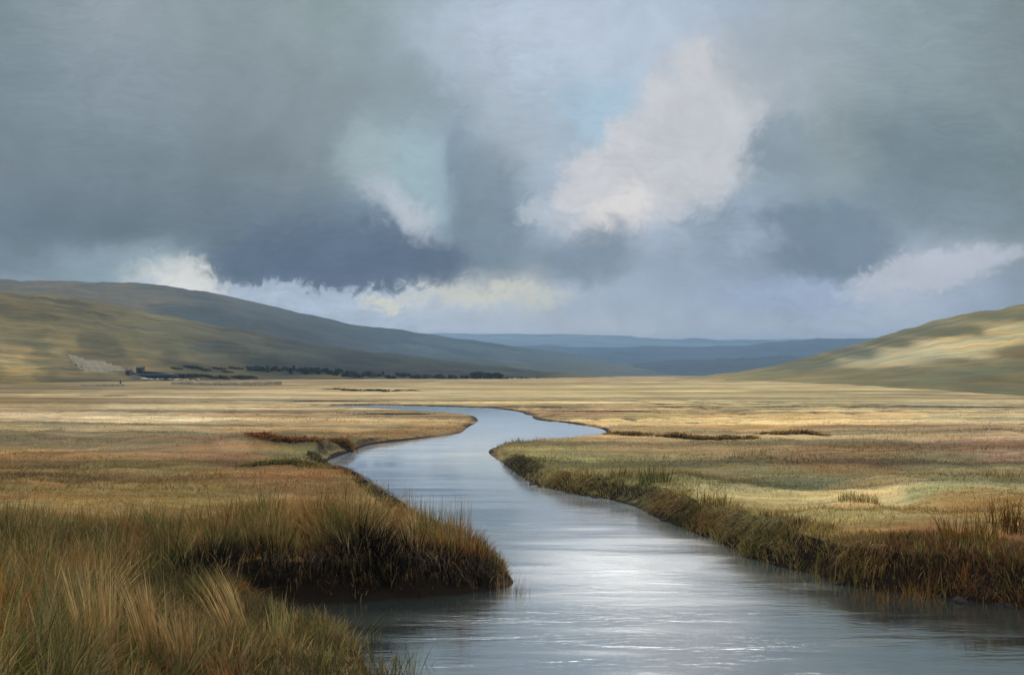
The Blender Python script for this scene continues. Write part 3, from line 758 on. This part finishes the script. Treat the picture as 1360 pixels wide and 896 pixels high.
PALE = ((206, 176, 122), (170, 140, 92))
tuft('straw_tuft', 318, 872, 85, .84, .13, -.38, *PALE, 'pale straw tuft leaning steeply to one side, nearest the dark bay', 'grass tuft', 'pale straw tufts in the near sedge', z0=.42, lsd=.05, wid=(.008, .018))
tuft('straw_tuft', 132, 905, 110, 1.02, .14, -.10, *PALE, 'tall pale straw tuft standing nearly upright in the near sedge, the broadest', 'grass tuft', 'pale straw tufts in the near sedge', z0=.45, lsd=.05, wid=(.008, .018))
tuft('straw_tuft', 205, 900, 80, .92, .11, -.18, *PALE, 'thin pale straw tuft second from the upright broad one', 'grass tuft', 'pale straw tufts in the near sedge', z0=.45, lsd=.05, wid=(.007, .016))
tuft('straw_tuft', 242, 915, 80, .74, .13, -.20, (190, 158, 108), (150, 118, 76), 'short tan straw tuft at the bottom edge between two taller tufts', 'grass tuft', 'pale straw tufts in the near sedge', z0=.45, lsd=.07, wid=(.007, .016))
tuft('straw_tuft', 82, 915, 70, .78, .14, -.14, (168, 150, 110), (140, 124, 84), 'dull greyish straw tuft low in the corner of the near sedge', 'grass tuft', 'pale straw tufts in the near sedge', z0=.45, lsd=.06)
tuft('straw_tuft', 372, 880, 36, .60, .10, .02, (170, 158, 104), (128, 122, 74), 'olive straw tuft of loose upright blades beside the dark bay', 'grass tuft', 'pale straw tufts in the near sedge', z0=.35, lsd=.08)
for (px, py, n, h, sp, ln, lab) in [
    (672, 788, 52, .62, .20, .03, 'sparse pale rush clump standing in the water at the tip of the spit'),
    (640, 780, 80, .55, .22, .0, 'short dark rush clump just inside the tip of the spit'),
    (612, 770, 64, .95, .22, .0, 'taller rush clump with one long stem on the spit edge'),
    (588, 716, 60, .75, .30, .05, 'thin fawn rush clump in the shallows behind the spit'),
    (556, 690, 56, .80, .28, .0, 'grey wispy rush clump where the spit meets the open water'),
    (520, 664, 56, .62, .34, .0, 'low pale rush clump farthest along the back of the spit'),
    (692, 787, 22, .46, .12, .0, 'few lone rush stems farthest out in the water')]:
    dark = 'dark' in lab
    tuft('rush_clump', px, py, n, h, sp, ln, (70, 66, 48) if dark else (172, 150, 112), (48, 50, 44) if dark else (112, 96, 66), lab, 'rushes', 'rush clumps round the spit', z0=0.0, lsd=.05, wid=(.006, .011), mixdark=.25)
for (px, py, n, h, sp, c1, c2, lab) in [
    (1290, 716, 170, .62, .42, (140, 112, 48), (92, 70, 28), 'big golden sedge tussock on top of the right bank beside the dark peat'),
    (1345, 705, 150, .60, .40, (120, 92, 40), (84, 58, 26), 'brown gold sedge tussock at the frame edge on the right bank'),
    (1225, 735, 130, .50, .34, (150, 118, 60), (110, 74, 34), 'tan and rust sedge tussock above the middle of the dark bank'),
    (1165, 742, 130, .50, .32, (128, 96, 44), (104, 66, 30), 'orange brown sedge tussock on the brink of the bank'),
    (1105, 728, 130, .42, .36, (140, 126, 74), (104, 94, 50), 'olive sedge tussock with a pale crown on the brink'),
    (1062, 716, 110, .40, .34, (150, 134, 84), (110, 100, 56), 'straw coloured sedge tussock next to the small notch in the bank'),
    (990, 700, 120, .42, .36, (116, 104, 50), (80, 74, 34), 'dark olive sedge tussock at the upper corner of the bank'),
    (945, 688, 110, .40, .36, (140, 118, 58), (98, 84, 38), 'mustard sedge tussock between the bank corner and the two green ones'),
    (905, 672, 120, .46, .40, (104, 100, 52), (70, 72, 36), 'green sedge tussock hanging over the inner curve of the bank'),
    (868, 662, 130, .58, .40, (100, 104, 62), (66, 74, 44), 'tall grey green sedge tussock standing out at the inner curve'),
    (830, 650, 110, .42, .46, (114, 106, 54), (78, 74, 38), 'olive sedge tussock over the dark peat edge of the point'),
    (770, 634, 90, .34, .50, (128, 118, 60), (88, 84, 40), 'low yellow green tussock near the tip of the point'),
    (705, 620, 80, .28, .50, (116, 112, 58), (84, 84, 42), 'smallest green tussock, nearest the tip of the point')]:
    tuft('sedge_tussock', px, py, n, h, sp, -.02, c1, c2, lab, 'tussock', 'sedge tussocks along the right bank', lsd=.2, wid=(.008, .016), mixdark=.12, ylean=-.08)
for (px, py, n, h, sp, lab) in [
    (1140, 668, 150, .26, .70, 'pale combed grass patch on the open right meadow'),
    (995, 606, 60, .40, 1.0, 'small pale upright tuft beside the rust coloured patch'),
    (1330, 640, 110, .26, .8, 'grey straw tuft at the frame edge of the right meadow')]:
    tuft('meadow_tuft', px, py, n, h, sp*.6, .12, (176, 158, 112), (140, 124, 82), lab, 'grass tuft', 'pale tufts on the right meadow', lsd=.18, wid=(.012, .03))

# ------------------------------------------------------------------ far trees, bushes and what men left on the moor
def leaf_mass(n, fn, size, c1, c2):
    """n small leaf faces spread through a volume"""
    V = []; Fc = []; cs = []
    for i in range(n):
        p = Vector(fn()); s = size*random.uniform(.5, 1.3)
        a = Vector((random.gauss(0, 1), random.gauss(0, 1), random.gauss(0, 1))).normalized(); b = a.orthogonal().normalized()
        k = len(V); V += [p-a*s, p+b*s*.6, p+a*s, p-b*s*.6]; Fc.append((k, k+1, k+2, k+3))
        q = random.random(); cs += [lin(c1)*q+lin(c2)*(1-q)]*4
    return V, Fc, np.array(cs)

def tube(path, radii, n=7):
    V = []; Fc = []
    for i, (p, r) in enumerate(zip(path, radii)):
        p = Vector(p)
        d = (Vector(path[min(i+1, len(path)-1)])-Vector(path[max(i-1, 0)])).normalized()
        a = d.orthogonal().normalized(); b = d.cross(a)
        for k in range(n):
            th = 2*math.pi*k/n; V.append(p+(a*math.cos(th)+b*math.sin(th))*r)
    for i in range(len(path)-1):
        for k in range(n): Fc.append((i*n+k, i*n+(k+1) % n, (i+1)*n+(k+1) % n, (i+1)*n+k))
    Fc.append(tuple(range(n-1, -1, -1))); Fc.append(tuple((len(path)-1)*n+k for k in range(n)))
    return V, Fc

def join(parts):
    V = []; Fc = []
    for v, f in parts:
        k = len(V); V += list(v); Fc += [tuple(i+k for i in q) for q in f]
    return V, Fc

LEAF = plant_mat('dark_leaves', trans=.15, var=.3)
BARK = plain_mat('bark', (.035, .03, .025), (.08, .07, .055), 3, .9, .4, (1, 1, .3))
def tree_proto(seed, kind):
    random.seed(seed)
    root = empty('tree'); H = 7.0
    P = [tube([(0, 0, -.4), (.05, 0, 1.2), (random.uniform(-.2, .2), .05, H*.5), (random.uniform(-.3, .3), .1, H*.9)], [.28, .22, .13, .03])]
    limbs = []
    for i in range(9):
        z = H*random.uniform(.25, .75); a = random.uniform(0, 6.28); L = random.uniform(1.2, 2.4)*(1-.5*(z/H))
        e = (math.cos(a)*L, math.sin(a)*L, z+L*random.uniform(.4, .9)); limbs.append(e)
        P.append(tube([(0, 0, z), (e[0]*.5, e[1]*.5, z+(e[2]-z)*.35), e], [.09, .06, .02], 5))
    v, f = join(P); mesh_obj('trunk', v, f, BARK, root)
    cl = [(e, random.uniform(.7, 1.3)) for e in limbs]+[((0, 0, H*.8), 1.2), ((.3, 0, H*.62), 1.4)]
    if kind == 1: cl = [((random.uniform(-.4, .4)*(1-z/H)*2, random.uniform(-.4, .4), z), 1.5*(1-.75*z/H)) for z in np.linspace(1.2, H*.97, 10)]
    def fn():
        c, r = random.choice(cl)
        u = Vector((random.gauss(0, .5), random.gauss(0, .5), random.gauss(0, .42)))
        return (c[0]+u.x*r, c[1]+u.y*r, max(.5, c[2]+u.z*r))
    v, f, cs = leaf_mass(900, fn, .30, (54, 68, 68), (34, 48, 54))
    mesh_obj('crown', v, f, LEAF, root, cols=cs, smooth=False)
    return root
def bush_proto(seed, c1, c2):
    random.seed(seed)
    root = empty('bush')
    cl = [((random.uniform(-1.6, 1.6), random.uniform(-.6, .6), random.uniform(.25, .8)), random.uniform(.4, .8)) for _ in range(9)]
    P = []
    for c, r in cl: P.append(tube([(c[0]*.3, c[1]*.3, -.2), (c[0]*.7, c[1]*.7, c[2]*.5), c[0:3]], [.05, .035, .01], 5))
    v, f = join(P); mesh_obj('stem', v, f, BARK, root)
    def fn():
        c, r = random.choice(cl); u = Vector((random.gauss(0, .55), random.gauss(0, .5), random.gauss(0, .42)))
        return (c[0]+u.x*r, c[1]+u.y*r, max(.02, c[2]+u.z*r))
    v, f, cs = leaf_mass(700, fn, .15, c1, c2)
    mesh_obj('foliage', v, f, LEAF, root, cols=cs, smooth=False)
    return root

protos = [tree_proto(3, 0), tree_proto(4, 1), tree_proto(5, 0)]
used = set()
def place_tree(k, p, s, label, group):
    o = protos[k] if k not in used else copy_tree(protos[k]); used.add(k)
    o.location = p; o.scale = (s*random.uniform(1.2, 2.4), s*1.4, s); o.rotation_euler = (0, 0, random.uniform(0, 6.28))
    return tag(o, label, 'tree', group)
random.seed(21)
for px, py, s in [(618, 505, .8), (627, 505, 1.1), (635, 505.5, 1.25), (643, 505.5, 1.3), (650, 506, 1.2), (657, 506, 1.25), (664, 506, 1.1), (673, 506, .7)]:
    place_tree(random.choice((0, 2)), on_hill(0, px, py)-np.array([0, 0, .6]), s*.68, 'dark tree in the small copse standing alone at the middle of the valley', 'trees of the small copse')
def run(pts, n, jit):
    xs = np.linspace(pts[0][0], pts[-1][0], n)
    for x in xs:
        x += random.uniform(-.5, .5)*(pts[-1][0]-pts[0][0])/n
        yield x, float(np.interp(x, [p[0] for p in pts], [p[1] for p in pts]))+random.uniform(-jit, jit)
for px, py in run([(336, 492), (430, 495), (470, 499), (560, 502), (640, 505), (740, 506.5), (850, 508)], 120, 2.2):
    place_tree(random.choice((0, 1, 2)), on_hill(0, px, py)-np.array([0, 0, 1.9]), random.uniform(.42, .68)*(1-.45*max(0, (px-640)/210)), 'dark distant tree in the long belt along the foot of the left hill', 'trees of the long belt')
BR = bush_proto(8, (44, 52, 44), (26, 34, 38)); bused = [False]
def place_bush(p, s, label, group, sx=1.0):
    o = copy_tree(BR) if bused[0] else BR; bused[0] = True
    o.location = p; o.scale = (s*sx, s, s); o.rotation_euler = (0, 0, random.uniform(-.4, .4))
    return tag(o, label, 'bush', group)
for px, py in run([(196, 499), (250, 501), (300, 502), (338, 502)], 17, 1.5):
    place_bush(on_hill(0, px, py), random.uniform(.9, 1.7), 'dark blue green bush in the row behind the pale stones and the blue boat', 'bushes in the row behind the boat', 1.2)
for px, py in run([(236, 491), (320, 493)], 7, 2.5):
    place_bush(on_hill(0, px, py), random.uniform(.8, 1.3), 'dull green bush scattered on the slope above the row by the boat', 'bushes on the slope above the boat', 1.6)
for px, py in run([(436, 517.5), (480, 519), (560, 519)], 15, .8):
    X, Y, _ = at(px, py, .9); Z = float(land_z(np.array([X]), np.array([Y]))[0]); X, Y, _ = at(px, py+.5, Z)
    place_bush((X, Y, Z-.05), random.uniform(.22, .42), 'low dark scrub bush in the thin line across the open plain', 'scrub bushes across the plain', 2.0)

# the long blue boat
def make_boat(p):
    root = empty('boat', p, R(4)); L = 17.5; nS, nR = 26, 13
    V = []; top = []
    for i in range(nS):
        u = i/(nS-1); x = -L/2+L*u
        bow = max(0, 1-u/.16); stern = max(0, (u-.9)/.1)
        wd = 1.7*(1-bow**2.2*.93)*(1-.35*stern); dep = 1.35+2.3*bow**1.6; keel = .0+1.1*bow**2.2+.15*stern
        for j in range(nR):
            th = math.pi*j/(nR-1); yv = -math.cos(th)*wd; zv = keel+(dep-keel)*(1-math.sin(th)**.75)
            V.append((x-.5*bow*(zv/3), yv, zv))
    Fc = [(i*nR+j, i*nR+j+1, (i+1)*nR+j+1, (i+1)*nR+j) for i in range(nS-1) for j in range(nR-1)]
    Fc += [tuple(range(nR-1, -1, -1)), tuple((nS-1)*nR+j for j in range(nR))]
    hm = plain_mat('blue_paint', (.02, .06, .18), (.05, .11, .28), 1.2, .6, .2)
    mesh_obj('hull', V, Fc, hm, root)
    rm = plain_mat('pale_blue_paint', (.10, .16, .26), (.18, .25, .36), 2, .6, .2)
    for sgn, j in ((0, 0), (1, nR-1)):
        v, f = tube([Vector(V[i*nR+j])+Vector((0, 0, .06)) for i in range(nS)], [.10]*nS, 6); mesh_obj('gunwale', v, f, rm, root)
    dv = [(-L/2+3.2, -1.45, 1.12), (L/2-.3, -1.2, 1.12), (L/2-.3, 1.2, 1.12), (-L/2+3.2, 1.45, 1.12)]
    mesh_obj('deck', dv+[(a, b, c-.08) for a, b, c in dv], [(0, 1, 2, 3), (7, 6, 5, 4), (0, 4, 5, 1), (1, 5, 6, 2), (2, 6, 7, 3), (3, 7, 4, 0)], plain_mat('deck_boards', (.06, .06, .055), (.12, .11, .09), 2, .8, .3), root, smooth=False)
    return tag(root, 'long low blue boat with one upturned end lying under the hill', 'boat')
pb = on_hill(0, 206, 502.5)
make_boat((pb[0], pb[1]-1.0, pb[2]+.05))

def box(x0, x1, y0, y1, z0, z1):
    v = [(x0, y0, z0), (x1, y0, z0), (x1, y1, z0), (x0, y1, z0), (x0, y0, z1), (x1, y0, z1), (x1, y1, z1), (x0, y1, z1)]
    return v, [(3, 2, 1, 0), (4, 5, 6, 7), (0, 1, 5, 4), (1, 2, 6, 5), (2, 3, 7, 6), (3, 0, 4, 7)]
WALLD = plain_mat('dark_stone', (.05, .052, .05), (.10, .10, .09), 1.5, .9, .5)
SLATE = plain_mat('slate', (.03, .035, .04), (.06, .065, .07), 2, .7, .3)
PALEST = plain_mat('pale_stone', (.28, .26, .20), (.46, .43, .35), .9, .9, .6)
def hut(p, w, h, label):
    root = empty('hut', p, R(6))
    v, f = box(-w/2, w/2, -1.2, 1.2, -.8, h); mesh_obj('wall', v, f, WALLD, root, smooth=False)
    v = [(-w/2-.15, -1.4, h+.01), (w/2+.15, -1.4, h+.01), (w/2+.15, 1.4, h+.01), (-w/2-.15, 1.4, h+.01), (-w/2-.15, 0, h+.7), (w/2+.15, 0, h+.7)]
    mesh_obj('roof', v, [(3, 2, 1, 0), (0, 1, 5, 4), (2, 3, 4, 5), (0, 4, 3), (1, 2, 5)], SLATE, root, smooth=False)
    v, f = box(-.45, .45, -1.26, -1.203, -.2, 1.6); mesh_obj('door', v, f, plain_mat('door_wood', (.02, .02, .02), (.04, .035, .03), 3), root, smooth=False)
    return tag(root, label, 'hut')
hut(on_hill(0, 186, 496.5), 2.6, 2.2, 'dark square hut above the blue boat')
q = on_hill(0, 171, 497); hut(q, 1.5, 1.4, 'smallest dark hut, close to the upturned end of the blue boat')

# a short dark post before the boat
X, Y, _ = at(160, 510, 1.0); Z = float(land_z(np.array([X]), np.array([Y]))[0]); X, Y, _ = at(160, 510, Z)
post = empty('post', (X, Y, Z))
v, f = tube([(0, 0, -.3), (.02, 0, .5), (.0, .02, 1.0)], [.24, .22, .19], 8); mesh_obj('shaft', v, f, BARK, post)
v, f = tube([(0, .02, 1.0), (0, .02, 1.12)], [.26, .20], 8); mesh_obj('cap', v, f, SLATE, post)
tag(post, 'short dark post standing alone on the pale ground before the boat', 'post')

# pale eroded scarp
def scarp():
    pts = [(88, 468, 493), (98, 471, 494), (112, 475, 495), (128, 478, 495), (145, 480, 495), (160, 482, 495)]
    nU, nV = 80, 14; V = []
    for i in range(nU):
        u = i/(nU-1); px = 88+78*u
        top = np.interp(px, [88, 100, 120, 140, 166], [468, 473, 478, 481, 489])+3.5*(float(fbm(np.array(u*9.), np.array(.5), 77, 3))-.5); bot = np.interp(px, [88, 96, 112, 140, 166], [471, 483, 494, 494.5, 492])
        for j in range(nV):
            tt = j/(nV-1); p = on_hill(0, px, bot+(top-bot)*tt).astype(float)
            rib = 2.0*(float(fbm(np.array(u*24.), np.array(tt*1.0), 9, 4))-.5)
            e = math.sin(math.pi*min(1, max(0, u)))**.4*math.sin(math.pi*min(.97, tt+.03))**.5
            V.append((p[0], p[1]-(1.5+1.1*rib)*e+.45, p[2]+.32*e-.06))
    Fc = [(i*nV+j, (i+1)*nV+j, (i+1)*nV+j+1, i*nV+j+1) for i in range(nU-1) for j in range(nV-1)]
    V = np.array(V); c = V.mean(0)*np.array([1, 1, 0])+np.array([0, 0, V[:, 2].min()])
    o = mesh_obj('scarp', V-c, Fc, plain_mat('scarp_clay', (.10, .088, .052), (.215, .19, .13), .6, .95, .5, (1.6, 1, .3)))
    o.location = c
    tag(o, 'pale ribbed earth scarp cut into the foot of the left hill', 'scarp')
scarp()

# drystone wall: courses of stones in one run, with a coping
def stone_wall(pts, z0, h, label):
    P = []
    for px, py in pts:
        X, Y, _ = at(px, py, 1.0); Z = float(land_z(np.array([X]), np.array([Y]))[0]); P.append(np.array(at(px, py, Z)))
    c = P[0].copy(); root = empty('stone_wall', tuple(c))
    n = 60; q = np.linspace(0, len(P)-1, n); P = np.array(P)
    xs = np.interp(q, range(len(P)), P[:, 0]); ys = np.interp(q, range(len(P)), P[:, 1]); zs = np.interp(q, range(len(P)), P[:, 2])
    V = []; W = []
    for i in range(n):
        hh = h*(.8+.4*float(vnoise(np.array(i*.9), np.array(.3), 3))); b = np.array([xs[i], ys[i], zs[i]])-c
        r = random.uniform(-.08, .08)
        V += [(b[0], b[1]-.35+r, b[2]-.3), (b[0], b[1]-.26+r, b[2]+hh), (b[0], b[1]+.26+r, b[2]+hh), (b[0], b[1]+.35+r, b[2]-.3)]
        W += [(b[0], b[1]-.32+r, b[2]+hh+.003), (b[0], b[1]-.20+r, b[2]+hh+.16+random.uniform(0, .08)), (b[0], b[1]+.20+r, b[2]+hh+.16), (b[0], b[1]+.32+r, b[2]+hh+.003)]
    Fc = [(i*4+a, (i+1)*4+a, (i+1)*4+(a+1) % 4, i*4+(a+1) % 4) for i in range(n-1) for a in range(4)]+[(0, 1, 2, 3), tuple((n-1)*4+a for a in (3, 2, 1, 0))]
    mesh_obj('masonry', V, Fc, PALEST, root, smooth=False); mesh_obj('coping', W, Fc, PALEST, root, smooth=False)
    return tag(root, label, 'wall')
stone_wall([(228, 511.5), (270, 512.5), (320, 513), (345, 512), (374, 511.5)], 1, .75, 'long low pale stone wall running across the plain under the hill')
stone_wall([(108, 514), (135, 514), (165, 513)], 1, .45, 'short low pale stone wall near the dark post')

def boulder_proto(seed):
    V = []; nU, nV = 12, 8
    for j in range(nV+1):
        for i in range(nU):
            th = 2*math.pi*i/nU; ph = math.pi*j/nV-math.pi/2
            d = np.array([math.cos(th)*math.cos(ph), math.sin(th)*math.cos(ph), math.sin(ph)])
            r = .75+.5*float(vnoise(np.array(d[0]*1.7+seed), np.array(d[1]*1.7+d[2]*1.3), seed))
            V.append(d*r*np.array([1.2, .9, .75]))
    Fc = [(j*nU+i, j*nU+(i+1) % nU, (j+1)*nU+(i+1) % nU, (j+1)*nU+i) for j in range(nV) for i in range(nU)]
    return V, Fc
bv, bf = boulder_proto(4); b0 = None
random.seed(5)
def boulders(pts, n, jit, s, label, group, hillside):
    global b0
    for px, py in run(pts, n, jit):
        if hillside: p = on_hill(0, px, py)
        else:
            X, Y, _ = at(px, py, 1.0); Z = float(land_z(np.array([X]), np.array([Y]))[0]); p = at(px, py, Z)
        if b0 is None: o = b0 = mesh_obj('boulder', bv, bf, PALEST)
        else: o = b0.copy(); C.objects.link(o)
        o.location = (p[0], p[1], p[2]+.1); k = s*random.uniform(.5, 1.2); o.scale = (k*random.uniform(.9, 1.8), k, k*random.uniform(.6, 1)); o.rotation_euler = (0, 0, random.uniform(0, 6.28))
        tag(o, label, 'boulder', group)
boulders([(190, 504), (225, 504.5), (262, 505)], 22, 1.0, .75, 'pale boulder in the scatter of stones below the blue boat', 'boulders below the boat', True)
boulders([(384, 507), (396, 507.5), (412, 510)], 9, .5, .7, 'pale boulder in the small heap past the end of the long wall', 'boulders past the wall', True)

# lumps of peat that have slid from the cut banks
CLOD = plain_mat('wet_peat', (.006, .005, .005), (.022, .017, .013), 2.2, .95, .8)
cv, cf = boulder_proto(9)
c0 = None
def clods(n, test, y0, y1, fx0, fx1, label, group):
    global c0
    k = 0
    while k < n:
        Y = random.uniform(y0, y1); X = random.uniform(fx0, fx1)*Y; d = float(river_sd(np.array([X]), np.array([Y]))[0])
        if not -.22 < d < .06: continue
        k += 1
        if c0 is None: o = c0 = mesh_obj('peat_clod', cv, cf, CLOD)
        else: o = c0.copy(); C.objects.link(o)
        q = random.uniform(.04, .11); o.location = (X, Y, random.uniform(-.04, .02)); o.scale = (q*random.uniform(1, 2), q, q*random.uniform(.6, 1)); o.rotation_euler = (random.uniform(-.3, .3), 0, random.uniform(0, 6.28))
        tag(o, label, 'peat clod', group)
random.seed(31)
clods(18, None, 12.5, 30, .0, .62, 'dark wet clod slid from the right bank to the water line', 'clods along the right bank')

# peat hags: low black faces under a cap of turf
PEAT = plain_mat('peat', (.008, .007, .006), (.035, .025, .018), 2.5, .95, .8, (1, 1, 3))
def peat_hag(px0, px1, py, hgt, label, cap=(112, 92, 52)):
    X0, Y0, _ = at(px0, py, .3); X1, _, _ = at(px1, py, .3); L = X1-X0; xm = (X0+X1)/2
    n = 90; V = []; W = []
    z0 = float(land_z(np.array([xm]), np.array([Y0]))[0])
    root = empty('peat_hag', (xm, Y0, z0))
    xs = np.linspace(-L/2, L/2, n)
    for i, x in enumerate(xs):
        e = (1-abs(2*i/(n-1)-1)**1.5)**.7; hh = .62*hgt*e*(.1+1.5*float(fbm(np.array(x*1.1+px0), np.array(1.), 5, 4))**1.4)+.01; yo = (float(vnoise(np.array(x*.5+px0), np.array(4.), 6))-.5)*1.6
        g = float(land_z(np.array([xm+x]), np.array([Y0+yo]))[0])-z0
        V += [(x, yo-.25, g-.25), (x, yo-.10, g+hh*.45), (x, yo+random.uniform(-.05, .1), g+hh), (x, yo+.30, g+hh*.9), (x, yo+1.1, g-.3)]
        for b_ in range(2): W.append((x+random.uniform(-.1, .1), yo+random.uniform(.02, .3), g+hh-.04))
    Fc = [(i*5+a, (i+1)*5+a, (i+1)*5+a+1, i*5+a+1) for i in range(n-1) for a in range(4)]
    mesh_obj('peat_face', V, Fc, PEAT, root)
    W = np.array(W); W = np.repeat(W, 9, 0)+rng.normal(0, 1, (len(W)*9, 3))*np.array([.12, .10, .0]); nb = len(W)
    col = jitter(np.repeat(lin(cap)[None]*1.3, nb, 0), .3, nb)
    blades('grass_fringe', W, rng.uniform(.06, .22, nb), rng.uniform(.03, .06, nb), rng.normal(0, .6, nb), rng.normal(-.5, .5, nb), col, GR, root, segs=3, droop=rng.uniform(0, .8, nb))
    return tag(root, label, 'peat bank')
random.seed(12)
peat_hag(876, 1010, 581, .42, 'long black peat bank under tan grass on the right meadow', (130, 104, 60))
peat_hag(1010, 1100, 577, .22, 'low broken peat bank trailing off across the right meadow', (140, 112, 72))
peat_hag(808, 868, 577, .24, 'black peat edge at the outer curve of the river', (128, 110, 66))
peat_hag(428, 500, 588, .34, 'dark red brown peat bank beside the inlet of the left meadow', (116, 86, 48))
peat_hag(330, 420, 596, .26, 'rust capped low peat bank on the left meadow', (126, 84, 50))
peat_hag(318, 440, 622, .20, 'long dark streak of peat under olive grass by the left shore', (104, 98, 54))
peat_hag(585, 636, 571, .26, 'peat bank at the point where the far bend turns', (120, 92, 50))

# ------------------------------------------------------------------ air
hz = bpy.data.materials.new('haze'); hz.use_nodes = True
t = NT(hz.node_tree)
pv = t.new('ShaderNodeVolumePrincipled'); pv.inputs['Color'].default_value = (.33, .53, .83, 1); pv.inputs['Density'].default_value = HAZE_D; pv.inputs['Anisotropy'].default_value = 0
o = t.new('ShaderNodeOutputMaterial'); t.put(o.inputs['Volume'], pv.outputs[0])
b = 17500; zt = HAZE_TOP; zb = -4
hv = [(-b, -60, zb), (b, -60, zb), (b, b+500, zb), (-b, b+500, zb), (-b, -60, zt), (b, -60, zt), (b, b+500, zt), (-b, b+500, zt)]
tag(mesh_obj('haze', hv, [(3, 2, 1, 0), (4, 5, 6, 7), (0, 1, 5, 4), (1, 2, 6, 5), (2, 3, 7, 6), (3, 0, 4, 7)], hz, smooth=False), kind='stuff')
